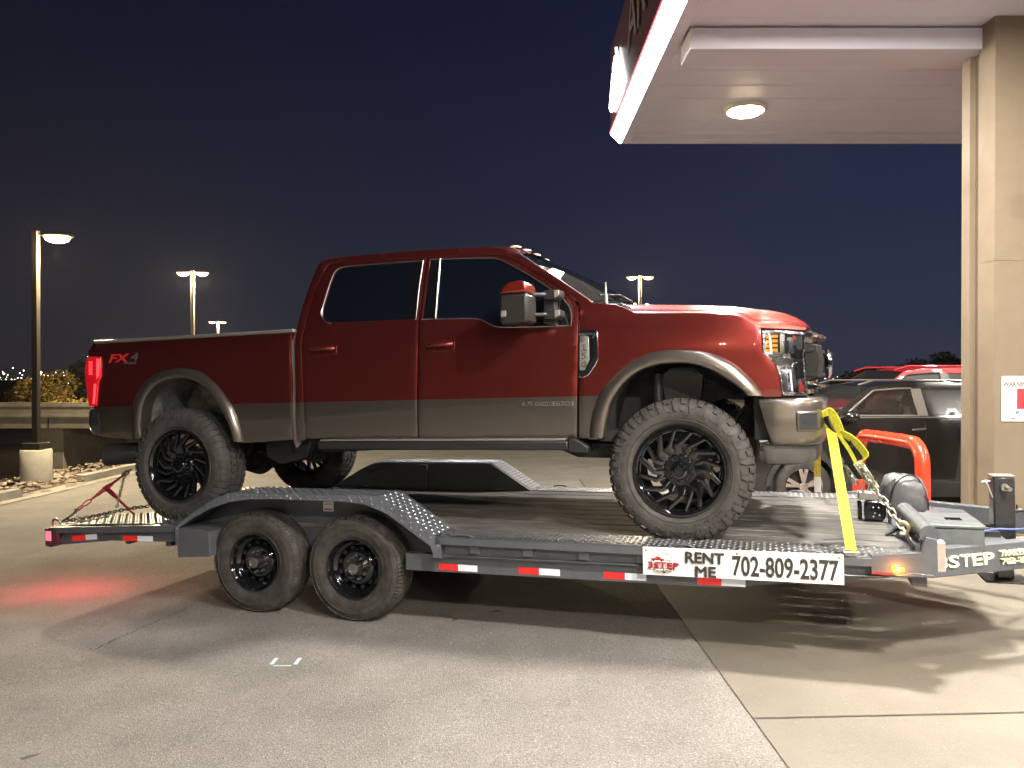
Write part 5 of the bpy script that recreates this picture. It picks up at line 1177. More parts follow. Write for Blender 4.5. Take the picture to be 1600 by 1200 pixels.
# jack
mb = MB(); c = tq(1566, 800, -.30); jx = c.x
JK = mat('jack_black', (.03, .03, .032), .35, .3, .3, vary=.4, vscale=14)
mb.prism([(jx-.062, -.36), (jx+.062, -.36), (jx+.062, -.24), (jx-.062, -.24)], .52, 1.035, axis='z'); mb.prism([(jx-.05, -.35), (jx+.05, -.35), (jx+.05, -.25), (jx-.05, -.25)], .37, .519, axis='z'); jk = mb.build('jack', JK, trl, bevel=.01)
mb = MB(); mb.prism([(jx-.067, -.365), (jx+.067, -.365), (jx+.067, -.235), (jx-.067, -.235)], 1.036, 1.044, axis='z'); mb.build('jack_cap', mat('cap_dull', (.16, .15, .13), .5), jk)
mb = MB(); mb.tube([(jx+.0, -.36, .97), (jx+.015, -.43, .965)], .014, 12); mb.tube([(jx+.0, -.36, .97), (jx, -.385, .97)], .024, 12); mb.build('pin', STEEL, jk)
mb = MB(); mb.tube(cr([(jx+.06, -.30, .80), (jx+.11, -.30, .815), (jx+.16, -.30, .79), (jx+.20, -.30, .70), (jx+.21, -.30, .62)], 5), .013, 10); mb.tube([(jx+.085, -.30, .81), (jx+.085, -.30, .85)], .006, 6); mb.build('crank_handle', JK, jk)
mb = MB(); mb.tube(cr([(jx-.06, -.3, 1.0), (jx-.10, -.33, 1.01), (jx-.085, -.34, .97), (jx-.065, -.35, .90)], 5), .005, 6); mb.tube([(jx-.075, -.33, 1.005), (jx-.125, -.34, 1.0)], .006, 6); mb.build('safety_pin', STEEL, jk)
mb = MB(); mb.prism([(jx-.13, .355), (jx+.13, .355), (jx+.13, .367), (jx-.13, .367)], -.42, -.18); mb.build('jack_foot', JK, jk, bevel=.003)
mb = MB(); mb.box((4.10, -.5, .668), (4.28, -.36, .70)); mb.tube(cr([(4.05, -.35, .69), (4.15, -.42, .73), (4.25, -.36, .72), (4.35, -.1, .68), (4.5, .1, .66)], 5), .012, 8); mb.build('wiring', BLKP, trl)
mb = MB(); mb.tube(cr([(4.1, -.60, .705), (4.25, -.50, .72), (4.38, -.42, .71), (4.6, -.2, .69)], 5), .006, 6); mb.build('blue_cable', mat('blue_cable_sleeve', (.10, .14, .45), .5), trl)
# reflective tape and lamps
def tape(x0, x1, z0, z1, Y, rf=.5):
    xm = x0+(x1-x0)*rf
    MB().box((x0, Y-.0015, z0), (xm, Y, z1)).build('red_reflector', TAPR, trl); MB().box((xm+.001, Y-.0015, z0), (x1, Y, z1)).build('white_reflector', TAPW, trl)
for a, b in (((686, 880), (746, 894)), ((810, 886), (875, 900)), ((943, 893), (1010, 908)), ((1090, 904), (1165, 915))):
    p, q = tq(*a, -1.2185), tq(*b, -1.2185); zc = (p.z+q.z)/2; tape(p.x, q.x, zc-.022, zc+.022, -1.2185)
p, q = tq(192, 841, -1.2135), tq(239, 841, -1.2135); X = T(p.x, -1.2135, p.z-.02) @ RY(-.028)
for nm, m, a, b in (('red_reflector', TAPR, 0, .5), ('white_reflector', TAPW, .502, 1)):
    L_ = q.x-p.x; MB().box((L_*a, -.0015, 0), (L_*b, 0, .042), X=X).build(nm, m, trl)
p, q = tq(113, 840, -1.2135), tq(152, 840, -1.2135); X = T(p.x, -1.2135, p.z-.028) @ RY(-.10)
for nm, m, a, b in (('red_reflector', TAPR, 0, .55), ('white_reflector', TAPW, .552, 1)):
    L_ = q.x-p.x; MB().box((L_*a, -.0015, 0), (L_*b, 0, .044), X=X).build(nm, m, trl)
TLR = mat('trailer_tail_lens', (.6, .01, .04), .25, emit=(1, .02, .08), es=2.2)
mb = MB(); mb.prism([(-2.935, .43), (-2.87, .42), (-2.80, .455), (-2.80, .575), (-2.94, .575)], -1.262, -1.10); tbx = mb.build('tail_light_box', mat('dark_maroon_lit_box', (.10, .02, .03), .4), trl, bevel=.004)
MB().box((-2.925, -1.2655, .475), (-2.865, -1.2625, .555)).build('side_lens', mat('pink_lit_lens', (.7, .1, .15), .3, emit=(1, .18, .25), es=.8), tbx)
MB().box((-2.953, -1.24, .47), (-2.945, -1.06, .56)).build('tail_lens', TLR, tbx)
lamp('tail_glow', 'AREA', T(-2.99, -1.15, .52) @ RY(math.radians(62)), 5, (1, .02, .05), tbx, .15)
lamp('tail_glow', 'AREA', T(-2.75, -1.0, .42), 4, (1, .03, .07), tbx, .12)
mb = MB(); p = tq(1402.5, 889, -1.292); mb.box((p.x-.035, -1.298, p.z-.012), (p.x+.035, -1.2905, p.z+.012)); mk_ = mb.build('side_marker', mat('amber_marker', (.8, .25, .02), .3, emit=(1, .28, .02), es=3), trl, bevel=.004)
MB().lathe([(0, 0), (0, .008), (.003, .009)], 12, X=T(p.x, -1.30, p.z)).build('lit_bulb', mat('amber_bulb', (1, .6, .2), .3, emit=(1, .50, .10), es=40), mk_)
lamp('marker_glow', 'POINT', T(p.x, -1.34, p.z-.01), 1.2, (1, .35, .05), mk_, .01)
MB().box((p.x-.13, -1.294, p.z-.034), (p.x-.02, -1.2905, p.z-.024)).build('red_reflector', TAPR, trl)
# ---- white sign
S0, S1, S2, S3 = tq(1004, 854, -1.298), tq(1318, 866.5, -1.298), tq(1318, 914, -1.298), tq(1006, 897.5, -1.298)
sx0, sx1 = S0.x, S1.x; z0a, z1a, z0b, z1b = S3.z, S0.z, S2.z, S1.z
sg = MB().prism([(sx0, z0a), (sx1, z0b), (sx1, z1b), (sx0, z1a)], -1.300, -1.294).build('sign_panel', WHT, trl, bevel=.001)
def sfit(body, x0, x1, y0, y1, m=INK, bold=.02, name='sign_lettering', fat=0):
    a = tq(x0, (y0+y1)/2, -1.301); b = tq(x1, (y0+y1)/2+(x1-x0)*.047, -1.301); xm = (x0+x1)/2; t_ = tq(x0, y0, -1.301); u_ = tq(x0, y1, -1.301)
    c = ((a.x+b.x)/2, -1.301, (a.z+b.z)/2); return fit(body, (c, b.x-a.x, t_.z-u_.z), m, sg, name=name, bold=bold, fat=fat, U=Vector((1, 0, (b.z-a.z)/(b.x-a.x)*.5)))
sfit('RENT', 1071.5, 1131, 862.5, 878.5, bold=.0, fat=.0027); sfit('ME', 1087, 1118.5, 885, 900.5, bold=.0, fat=.0027); sfit('702-809-2377', 1144.5, 1311, 868, 900, bold=.02)
sfit('3STEP', 1013.5, 1060.5, 877.4, 887, INKR, .0, fat=.0005)
lx = tq(1037, 880, -1.301)
mb = MB(); q0 = tq(1022, 887, -1.301); q1 = tq(1053.5, 892, -1.301); mb.box((q0.x, -1.3012, q1.z-.001), (q1.x, -1.3, q0.z-.001)); mb.build('banner', INK, sg)
fit('TRAILER RENTALS', ((lx.x, -1.3018, (q0.z+q1.z)/2-.001), (q1.x-q0.x)*.9, .009), WHT, sg, name='sign_lettering', bold=.01, ext=.0002)
mb = MB(); c = lx+Vector((0, 0, .006))
for r in (.064, .052):
    mb.tube([(c.x+r*math.cos(a), -1.301, c.z+r*math.sin(a)) for a in [math.radians(8+164*k/24) for k in range(25)]], .0009, 4)
for k in range(22):
    a = math.radians(25+130*k/21)
    if k % 5 != 4: mb.box((-.0012, -.0006, -.003), (.0012, 0, .003), X=T(c.x+.057*math.cos(a), -1.301, c.z+.057*math.sin(a)) @ RY(-(a-PI/2)))
for (xa, za), (xb, zb_) in (((-.092, .004), (-.062, .004)), ((-.092, .004), (-.090, -.048)), ((-.090, -.048), (-.06, -.045)), ((.062, .004), (.092, .0)), ((.092, 0), (.095, -.055)), ((.095, -.055), (.062, -.045)), ((-.045, -.052), (0, -.080)), ((0, -.080), (.045, -.052))): mb.tube([(c.x+xa, -1.301, c.z+za), (c.x+xb, -1.301, c.z+zb_)], .0012, 4)
mb.build('logo_outline', mat('logo_grey', (.38, .36, .36), .6), sg)
mb = MB(); X = T(c.x-.035, -1.3014, c.z+.012)
mb.prism([(-.040, -.002), (.037, -.002), (.038, .006), (.036, .009), (.018, .011), (.010, .020), (-.012, .021), (-.018, .011), (-.040, .010)], 0, .001, X=X); mb.prism([(-.012, -.0), (.012, 0), (0, -.014)], -.0005, .001, X=T(c.x, -1.3014, c.z-.058)); mb.build('logo_red_truck', INKR, sg)
mb = MB()
for x in (-.026, .022): mb.lathe([(0, 0), (0, .006)], 14, X=X @ T(x, -.0008, -.002))
mb.box((.05, -.0003, -.002), (.085, 0, .001), X=X); mb.lathe([(0, 0), (0, .003)], 10, X=X @ T(.071, -.0005, -.003)); mb.build('logo_wheels', INK, sg)
for px, py in ((1009.3, 859.2), (1152, 865), (1311.5, 871)):
    p = tq(px, py, -1.301); mb = MB(); mb.lathe([(-.006, 0), (-.005, .003), (-.003, .006), (-.001, .008), (.001, .009)], 16, X=T(p.x, -1.3, p.z)); mb.build('screw', STEEL, sg, smooth=50)
# ---- tie down rings that belong to the trailer
def ring(c, r, X=None, name='tie_down_ring', par=trl, m=STEEL, th=.009):
    mb = MB(); mb.tube([(r*math.cos(a), 0, r*math.sin(a)) for a in [2*PI*k/24 for k in range(24)]], th, 8, closed=True, X=T(*c) @ (X or Matrix.Identity(4))); mb.box((-.03, -.012, -r-.012), (.03, .012, -r+.01), X=T(*c) @ (X or Matrix.Identity(4))); return mb.build(name, m, par, smooth=50)
c = tq(89, 819, -1.12); ring((c.x, -1.12, c.z), .047, RX(.3), th=.010)
c = tq(556, 762, .9); 
for x in (-1.1, .35): ring((x, .96, ZD+.012), .04, RX(PI/2-.1))
ring((tq(378, 800, -.97).x-.02, -.96, .70), .03, RZ(.4), th=.006)
Dp0 = tplane(1412, 829, (3.66, 0, 0), (1, 0, 0)); Dp1 = tplane(1428, 852, (3.70, 0, 0), (1, 0, 0))
mb = MB(); mb.tube(cr([Dp1+Vector((0, .03, -.02)), Dp1, (Dp0+Dp1)/2, Dp0, Dp0+Vector((.0, .04, .01)), (Dp0+Dp1)/2+Vector((.0, .06, 0)), Dp1+Vector((0, .07, -.02))], 4), .0105, 10); mb.build('tie_down_ring', STEEL, trl)

# ================================================================== STRAPS, CHAINS, LOAD (each lies on or hangs from the trailer)
def world(name, mb, m, O, lab, cat, group=None, smooth=50, **k):
    O = Vector(O); mb.v = [tuple(Vector(v)-O) for v in mb.v]
    o = mb.build(name, m, M=MT @ Matrix.Translation(O), smooth=smooth, **k); return tag(o, lab, cat, group)
def thing(name, O, lab, cat, group=None): return empty(name, MT @ Matrix.Translation(Vector(O)), lab, cat, group), Vector(O)
def sub(mb, name, m, par, O, **k): mb.v = [tuple(Vector(v)-O) for v in mb.v]; return mb.build(name, m, par, **k)
def links(mb, pts, l=.036, r=.0045, w=.011, mi=0):
    P = [Vector(p) for p in pts]; S = [0]
    for a, b in zip(P, P[1:]): S.append(S[-1]+(b-a).length)
    n = max(1, int(S[-1]/(l*.72)))
    for k in range(n):
        d = S[-1]*(k+.5)/n; i = 0
        while i < len(S)-2 and S[i+1] < d: i += 1
        c = P[i].lerp(P[i+1], (d-S[i])/(S[i+1]-S[i])); t = (P[i+1]-P[i]).normalized(); up = Vector((0, 0, 1)) if abs(t.z) < .9 else Vector((0, 1, 0)); a = t.cross(up).normalized(); b = t.cross(a)
        e_ = (a if k % 2 else b); 
        if k % 2 == 0: e_ = (a*.4+b).normalized()
        else: e_ = (a-b*.4).normalized()
        mb.tube([c+t*(l/2-w)*(1 if math.cos(q) > 0 else -1)+t*w*math.cos(q)+e_*w*math.sin(q) for q in [2*PI*j/10+.01 for j in range(10)]], r, 6, closed=True, mi=mi)
Xd = (1, 0, 0)
# near yellow strap
b0 = tq(1330, 859, -1.292); b1 = tq(1298, 668, -.85); b2 = tq(1292, 648, -.84)
t_, O = thing('tie_down_strap', b0, 'long clean yellow strap running from truck bumper down to the near rail', 'strap', 'yellow tie down straps')
mb = MB(); mb.ribbon([b0-Vector((0, 0, .03)), b0+Vector((0, -.004, 0))]+[b0.lerp(b1, k/6) for k in range(1, 7)]+[b2, tq(1287, 641, -.82)+Vector((0, .03, 0)), tq(1283, 650, -.86)], .058, (1, -.1, -.02), .004); sub(mb, 'webbing', YEL, t_, O)
mb = MB(); mb.box((b0.x-.034, -1.297, b0.z-.036), (b0.x+.034, -1.291, b0.z+.002)); mb.tube([(b0.x-.04, -1.295, b0.z-.015), (b0.x+.04, -1.295, b0.z-.015)], .006, 6); sub(mb, 'strap_end_fitting', STEEL, t_, O)
# far strap
f0 = tq(1278, 769, 1.19); f1 = tq(1277, 745, 1.16); f2 = tq(1277.5, 690, .95)
t_, O = thing('tie_down_strap', f0, 'short dirty yellow strap in front of the silver car wheel with a pale end', 'strap', 'yellow tie down straps')
mb = MB(); mb.ribbon([f1, f1.lerp(f2, .5), f2], .055, (1, 0, 0), .004); sub(mb, 'webbing', YELD, t_, O)
mb = MB(); mb.ribbon([f0, f1-Vector((0, 0, .001))], .056, (1, 0, 0), .006); sub(mb, 'strap_end_fitting', mat('grey_sleeve', (.45, .44, .40), .5, .3), t_, O)
mb = MB()
for k in range(3): mb.ribbon([tq(1277, 704-k*8, .99)+Vector((0, -.006, -.004)), tq(1277, 700-k*8, .99)+Vector((0, -.006, 0))], .03, (1, 0, 0), .002)
sub(mb, 'print_marks', INK, t_, O)
# folded loops with ratchet, chain and grab hook
q = lambda px, py, Y=-.88: tq(px, py, Y)
t_, O = thing('ratchet_strap', q(1367, 768), 'folded yellow and black strap bundle ending in a ratchet and chain at the front rail', 'strap')
mb = MB()
mb.ribbon(cr([q(1287, 652), q(1287, 642), q(1293, 641), q(1302, 650), q(1309, 664), q(1313, 677)], 5), .055, (.75, -.5, .45), .005)
mb.ribbon(cr([q(1310, 676), q(1322, 680), q(1337, 691), q(1349, 705), q(1353, 714), q(1347, 721), q(1338, 724)], 5), .050, (.55, -.6, .60), .005)
mb.ribbon(cr([q(1338, 724), q(1328, 705), q(1318, 690), q(1309, 676)], 5), .022, (.8, -.3, .3), .004)
sub(mb, 'webbing', YEL, t_, O)
mb = MB()
mb.ribbon(cr([q(1290, 648, -.86), q(1294, 662, -.86), q(1306, 678, -.86), q(1320, 694, -.86), q(1327, 696, -.86), q(1326, 686, -.86), q(1314, 668, -.86)], 5), .045, (.6, -.6, -.4), .010)
mb.ribbon(cr([q(1322, 690, -.84), q(1332, 700, -.84), q(1341, 712, -.84), q(1339, 720, -.84)], 5), .06, (.7, -.3, .3), .008)
mb.ribbon([q(1308, 690, -.84), q(1330, 725, -.82), q(1348, 748, -.82)], .06, (.8, -.4, .2), .004)
sub(mb, 'webbing_underside', BLKW, t_, O)
mb = MB(); mb.ribbon([q(1339, 722, -.9), q(1352, 742, -.92), q(1368, 764, -.92)], .05, (.8, -.3, .5), .012); sub(mb, 'ratchet_sleeve', mat('dusty_webbing', (.52, .52, .34), .75, vary=.5, vscale=35), t_, O)
mb = MB()
for dx in (-6, 4): mb.tube([q(1344+dx, 724, -.94), q(1358+dx, 744, -.95), q(1364+dx, 758, -.95)], .006, 6)
for k in range(5): mb.tube([q(1340+k*5, 728+k*7, -.955), q(1350+k*5, 724+k*7, -.955)], .005, 6)
mb.tube([q(1348, 730, -.96), q(1352, 737, -.96)], .016, 10); sub(mb, 'ratchet', GALV, t_, O)
mb = MB(); links(mb, [q(1352, 742, -.93), q(1366, 765, -.93), q(1384, 786, -.95), q(1400, 810, -.97), q(1410, 824, -.98)], .052, .0062, .0165); sub(mb, 'chain', GALV, t_, O)
mb = MB(); mb.tube(cr([q(1405, 818, -.98), q(1414, 817, -1.0), q(1420, 825, -1.0), q(1415, 834, -1.0), q(1406, 833, -1.0)], 5), [.010]*4+[.012]*13+[.008]*4, 8) if False else mb.tube(cr([q(1405, 818, -.98), q(1414, 817, -1.0), q(1420, 825, -1.0), q(1415, 834, -1.0), q(1406, 833, -1.0)], 5), .011, 8); sub(mb, 'grab_hook', mat('brass_plated_hook', (.6, .52, .28), .35, .7), t_, O)
# straight binder bar with a hanging chain beside it
t_, O = thing('binder_bar', q(1350, 772, -.7), 'thin bright steel bar with a short chain hanging beside it, under the yellow loops', 'load binder')
mb = MB(); mb.tube([q(1303, 683, -.75), q(1306, 690, -.75), q(1350, 771, -.68)], [.010, .009, .007], 8); mb.tube([q(1303, 683, -.75), q(1308, 693, -.75)], .013, 8); sub(mb, 'bar', CHR, t_, O)
mb = MB(); links(mb, [q(1314, 712, -.72), q(1322, 728, -.72), q(1334, 752, -.71)], .045, .006, .014); mb.tube([q(1309, 709, -.73), q(1323, 713, -.73)], .012, 8); mb.tube([q(1312, 703, -.73), q(1322, 722, -.73)], .008, 8); mb.tube([q(1332, 748, -.71), q(1334, 757, -.71)], .016, 8); mb.tube([q(1330, 752, -.71), q(1345, 748, -.71)], .005, 6); sub(mb, 'chain', GALV, t_, O)
# black strap winch
c = Vector((3.60, -.06, ZD+.003)); t_, O = thing('strap_winch', c, 'black steel strap winch with white bolt heads on the deck boards', 'winch')
mb = MB(); mb.box((c.x-.105, c.y+.02, c.z), (c.x-.075, c.y+.10, c.z+.13)); mb.prism([(c.x-.065, c.z+.01), (c.x+.05, c.z), (c.x+.075, c.z+.03), (c.x+.075, c.z+.12), (c.x+.05, c.z+.145), (c.x-.045, c.z+.145), (c.x-.065, c.z+.12)], c.y-.05, c.y+.05); sub(mb, 'housing', BLKG, t_, O, bevel=.012)
mb = MB(); mb.prism([(c.x-.10, c.z+.148), (c.x+.06, c.z+.15), (c.x+.01, c.z+.20), (c.x-.10, c.z+.205)], c.y-.03, c.y+.08); sub(mb, 'handle_plate', mat('worn_grey_plate', (.25, .24, .22), .4, .5), t_, O, bevel=.004)
mb = MB()
for dx, dz_ in ((-.01, .10), (.025, .10), (.0, .06), (-.01, .035), (.03, .045)): mb.lathe([(-.004, 0), (0, .006)], 10, X=T(c.x+dx, c.y-.052, c.z+dz_))
sub(mb, 'bolt_set', STEEL, t_, O)
mb = MB(); mb.prism([(c.x+.085, c.z-.0), (c.x+.10, c.z), (c.x+.10, c.z+.13), (c.x+.085, c.z+.13)], c.y-.10, c.y-.04); mb.tube([(c.x+.09, c.y-.08, c.z+.01), (c.x+.10, c.y-.42, c.z+.006)], .004, 6); sub(mb, 'tail_strap', BLKP, t_, O)
# duffel bag
BAG = mat('grey_nylon_bag', (.10, .10, .105), .42, 0, .1, vary=.25, vscale=8, bump=.6, bscale=9, bdet=4)
c = Vector((3.83, .25, ZD+.003)); t_, O = thing('duffel_bag', c, 'slouched grey nylon backpack resting at the front of the trailer deck', 'bag')
mb = MB(); R_ = random.Random(5); nU, nV = 28, 18; vs = []
for j in range(nV+1):
    v = -PI/2+PI*j/nV
    for i in range(nU):
        u = 2*PI*i/nU; p = Vector((math.cos(v)*math.cos(u), math.cos(v)*math.sin(u), math.sin(v))); p = Vector([math.copysign(abs(a)**.72, a) for a in p])
        wv = 1+.02*math.sin(5*p.x+3*p.z)+.022*math.sin(9*p.z+4*p.y+2*p.x)+.018*math.sin(17*p.x-8*p.z)+.012*math.sin(31*p.z+9*p.x)
        x, y, z = p.x*.155*wv, p.y*.13*wv, p.z*.155*wv+.15; x += .03*(z/.3)**2*-1+.02; z = max(.002, z); vs.append((x, y, z))
mb.add(vs, [(j*nU+i, j*nU+(i+1) % nU, (j+1)*nU+(i+1) % nU, (j+1)*nU+i) for j in range(nV) for i in range(nU)])
b = mb.build('bag_body', BAG, t_, smooth=80)
mb = MB(); mb.tube(cr([(-.10, -.135, .10), (-.06, -.13, .24), (.02, -.11, .305), (.10, -.08, .27), (.15, -.09, .14), (.155, -.10, .05)], 6), .006, 6); mb.build('zip', BLKP, t_)
mb = MB(); mb.ribbon(cr([(.13, -.10, .16), (.165, -.11, .12), (.175, -.11, .06)], 4), .012, (0, 1, 0), .003); mb.build('zip_pull', REDB, t_)
mb = MB(); mb.ribbon(cr([(-.13, -.10, .04), (-.17, -.12, .13), (-.13, -.14, .22), (-.06, -.12, .28)], 5), .035, (.2, 1, 0), .006); mb.build('shoulder_strap', BLKW, t_)
# gloves / loose straps on the deck edge
c = tplane(1408, 834, (0, 0, ZD+.01), (0, 0, 1)); mb = MB()
for k in range(5):
    a = k*1.1; mb.ribbon(cr([c+Vector((-.10+.02*k, .03*k-.05, .0)), c+Vector((-.02, .02*math.sin(a)-.02*k, .03+.01*k)), c+Vector((.05, -.03+.02*math.cos(a), .022)), c+Vector((.10, .02*k-.05, .002))], 5), .045, (.1, 1, .1), .008)
world('loose_strap', mb, BLKW, c, 'heap of loose black strapping on the deck beside the brass hook', 'strap')
# rear binder and chain
r = lambda px, py, Y=-1.05: tq(px, py, Y)
t_, O = thing('lever_binder', r(120, 800), 'red lever chain binder angled up behind the rear truck wheel', 'load binder')
E_ = tq(205, 733, -.62); S_ = r(122, 796); mt_ = S_.lerp(E_, .50)
mb = MB(); mb.tube([S_.lerp(E_, .0), S_.lerp(E_, .08)], .016, 8); mb.tube([S_.lerp(E_, .22), S_.lerp(E_, .35), S_.lerp(E_, .36), S_.lerp(E_, .62), S_.lerp(E_, .64), S_.lerp(E_, .80)], [.010, .012, .017, .017, .012, .010], 10)
mb.tube([S_.lerp(E_, .48), S_.lerp(E_, .56)], .024, 10); h0 = S_.lerp(E_, .52); h1 = tq(209, 803, -1.0); mb.tube([h0, h0.lerp(h1, .3), h0.lerp(h1, .45), h1], [.022, .018, .011, .009], 10)
for a, b in ((.08, .24), (.82, .96)): 
    p0, p1 = S_.lerp(E_, a), S_.lerp(E_, b); d = (p1-p0).normalized(); e_ = d.cross(Vector((0, 1, 0))).normalized(); mb.tube([p0, p0+e_*.02+d*.02, p1+e_*.02-d*.02, p1, p1-e_*.02-d*.02, p0-e_*.02+d*.02], .006, 6, closed=True)
sub(mb, 'lever_body', REDB, t_, O)
mb = MB(); mb.tube([r(97, 815, -1.11), r(108, 808, -1.08), S_], [.011, .009, .010], 8); mb.tube([r(118, 802), r(119, 794)], .012, 8); mb.tube([S_.lerp(E_, .80), E_], .008, 8); sub(mb, 'grab_hook', STEEL, t_, O)
mb = MB(); links(mb, [tq(196, 736, -.70), tq(192, 752, -.80), tq(187, 775, -.9), tq(181, 798, -.98), tq(168, 806, -1.02), tq(140, 812, -1.05), tq(122, 815, -1.07), tq(119, 806, -1.07)], .036, .0042, .0115); sub(mb, 'chain', GALV, t_, O)
mb = MB(); zt = .012; links(mb, [tplane(102, 813, (0, 0, .62), (0, 0, 1)), tplane(118, 812, (0, 0, .625), (0, 0, 1)), tplane(150, 806, (0, 0, .63), (0, 0, 1)), tplane(180, 799, (0, 0, .635), (0, 0, 1)), tplane(213, 793, (0, 0, .645), (0, 0, 1)), tplane(232, 791, (0, 0, .655), (0, 0, 1))], .040, .005, .013)
world('tie_down_chain', mb, RUSTY, tplane(150, 806, (0, 0, .63), (0, 0, 1)), 'dark steel chain lying along the rear deck towards the rear truck wheel', 'chain')
# ================================================================== CARS BEHIND
SW = [(.15, .80), (.35, .875), (.6, .90), (.85, .905), (1.0, .90), (1.15, .875), (1.22, .85), (1.55, .70), (1.62, .66)]
def suvw(z, x=0):
    w = lerp(SW, z)
    if x > 1.5: w -= .28*(x-1.5)**2*1.2
    if x < -1.7: w -= .35*(x+1.7)**2
    return w
def suv(M, lab, cat, paint, trim, gl_f, gl_r, driver, name='parked_car', sc=1.0):
    t = empty(name, M @ Matrix.Scale(sc, 4), lab, cat, 'cars parked behind the trailer')
    def arch(xc, r=.42, n=12): return [(xc+r*math.cos(a), .34+r*math.sin(a)) for a in [math.radians(178-176*k/n) for k in range(n+1)]]
    low = [(-2.16, .32), (-1.75, .28)]+arch(-1.32)+[(-.85, .26), (.85, .26)]+arch(1.32)+[(1.80, .27), (2.10, .33), (2.16, .60), (2.13, .80), (2.02, .93), (1.55, 1.04), (1.0, 1.13), (.93, 1.205), (-.4, 1.20), (-1.6, 1.22), (-2.12, 1.22), (-2.2, .9)]
    body = MB()
    for s in SIDES: panel(body, low, suvw, side=s, depth=.05, step=.09, r=.01)
    top = [(2.13, .36, .80), (2.19, .60, .80), (2.16, .80, .80), (2.04, .935, .80), (1.55, 1.05, .79), (1.0, 1.135, .80)]
    def strip(mb, T_, cr_=.03):
        vs = []; m = 9
        for x, z, w in T_:
            for j in range(m): u = -1+2*j/(m-1); vs.append((x+.05*(1-u*u), u*min(w, 2), z+cr_*(1-u*u)))
        mb.add(vs, [(i*m+j, i*m+j+1, (i+1)*m+j+1, (i+1)*m+j) for i in range(len(T_)-1) for j in range(m-1)])
    strip(body, [(x, z, suvw(z, x)-.005) for x, z, w in top]); strip(body, [(-2.12, 1.22, .80), (-2.2, .9, .82), (-2.18, .4, .82)])
    b = weld(body.build('body', paint, t))
    mb = MB()    # roof with pillars
    gh = [(.95, 1.205), (.42, 1.575), (.10, 1.625), (-.6, 1.645), (-1.5, 1.62), (-1.95, 1.56), (-2.12, 1.22)]
    wf = [(.80, 1.225), (.38, 1.535), (.05, 1.560), (-.10, 1.562), (-.12, 1.225)]; wr = [(-.24, 1.225), (-.22, 1.562), (-.95, 1.56), (-1.05, 1.23)]; wq = [(-1.15, 1.235), (-1.05, 1.555), (-1.6, 1.53), (-1.85, 1.40), (-1.9, 1.25)]
    for s in SIDES: panel(mb, gh, suvw, holes=[wf, wr, wq], side=s, depth=.03, step=.08, r=.008)
    strip(mb, [(x, z, suvw(z)-.005) for x, z in gh[1:6]], .035)
    weld(mb.build('roof', paint, t))
    for s in SIDES:
        mb = MB(); panel(mb, inset(wf, -.02), suvw, side=s, out=-.012, rim=False, step=.1); fr = mb.build('front_window', gl_f, t)
        mb = MB(); mb.tube([(x, s*(suvw(z)+.002), z) for x, z in dens(wf, .1)], .012, 6, closed=True); mb.build('frame', trim, fr)
        mb = MB(); mb.box((-.235, s*(suvw(1.23)-.0), 1.23), (-.125, s*(suvw(1.23)-.03), 1.24)); 
        mb.prism([(-.12, 1.225), (-.235, 1.225), (-.215, 1.56), (-.105, 1.56)], 0, .004, X=Matrix(((1, 0, 0, 0), (0, 1, -s*(.85-.70)/.33, s*(suvw(1.225)+.006+1.225*(.15/.33))), (0, 0, 1, 0), (0, 0, 0, 1)))); mb.build('pillar_trim', trim, fr)
        mb = MB(); panel(mb, inset(wr, -.02), suvw, side=s, out=-.012, rim=False, step=.1); fr = mb.build('rear_window', gl_r, t)
        mb = MB(); panel(mb, inset(wq, -.02), suvw, side=s, out=-.012, rim=False, step=.1); mb.build('quarter_window', gl_r, t)
        mb = MB(); mb.tube([(.55, s*.66, 1.605), (.35, s*.665, 1.665), (-1.4, s*.665, 1.665), (-1.7, s*.66, 1.60)], .014, 8); mb.build('roof_rail', SATIN if driver else paint, t)
        mb = MB(); mb.prism([(.97, 1.03), (1.0, .30), (.94, .28), (.93, 1.03)], s*.905, s*.907); 
        for xx in (.86, -.18, -1.12): mb.tube([(xx-.0, s*(suvw(z)+.0015), z) for z in (.42, .6, .8, 1.0, 1.15, 1.2)], .004, 4)
        mb.build('door_gap', DGAP, t)
        for xx in (-.02, -.98):
            mb = MB(); mb.tube([(xx, s*.895, 1.06), (xx-.02, s*.93, 1.06), (xx-.14, s*.93, 1.065), (xx-.17, s*.895, 1.065)], .014, 8); mb.build('door_handle', CHR, t)
        mb = MB(); mb.tube([(.92, s*(suvw(1.2)+.006), 1.203), (-2.0, s*(suvw(1.2)+.006), 1.210)], .008, 6); mb.build('belt_trim', SATIN, t)
        mb = MB(); clad = [(-.88, .22), (.88, .22), (.90, .36), (.88, .40), (-.88, .40)]; panel(mb, clad, suvw, side=s, out=.012, step=.1)
        for xc in (-1.32, 1.32):
            a1 = arch(xc, .47); a0 = arch(xc, .405); n = len(a1); vs = [(x, s*(suvw(max(z, .3), x)+.018), z) for x, z in a1]+[(x, s*(suvw(max(z, .3), x)+.018), z) for x, z in a0]+[(x, s*.5, z) for x, z in a0]
            mb.add(vs, [(i, i+1, n+i+1, n+i) for i in range(n-1)]+[(n+i, n+i+1, 2*n+i+1, 2*n+i) for i in range(n-1)]); mb.add([(x, s*.5, z) for x, z in a0], [tuple(range(n))])
        mb.build('lower_cladding', mat('suv_cladding', (.035, .036, .038), .5), t)
        mb = MB(); X = T(.78, s*.97, 1.215)
        vs = [(.10*math.cos(a)*math.cos(b_)*1.05, s*.13*math.sin(a)*math.cos(b_)*.9, .072*math.sin(b_)) for b_ in [-PI/2+PI*j/8 for j in range(9)] for a in [2*PI*i/14 for i in range(14)]]
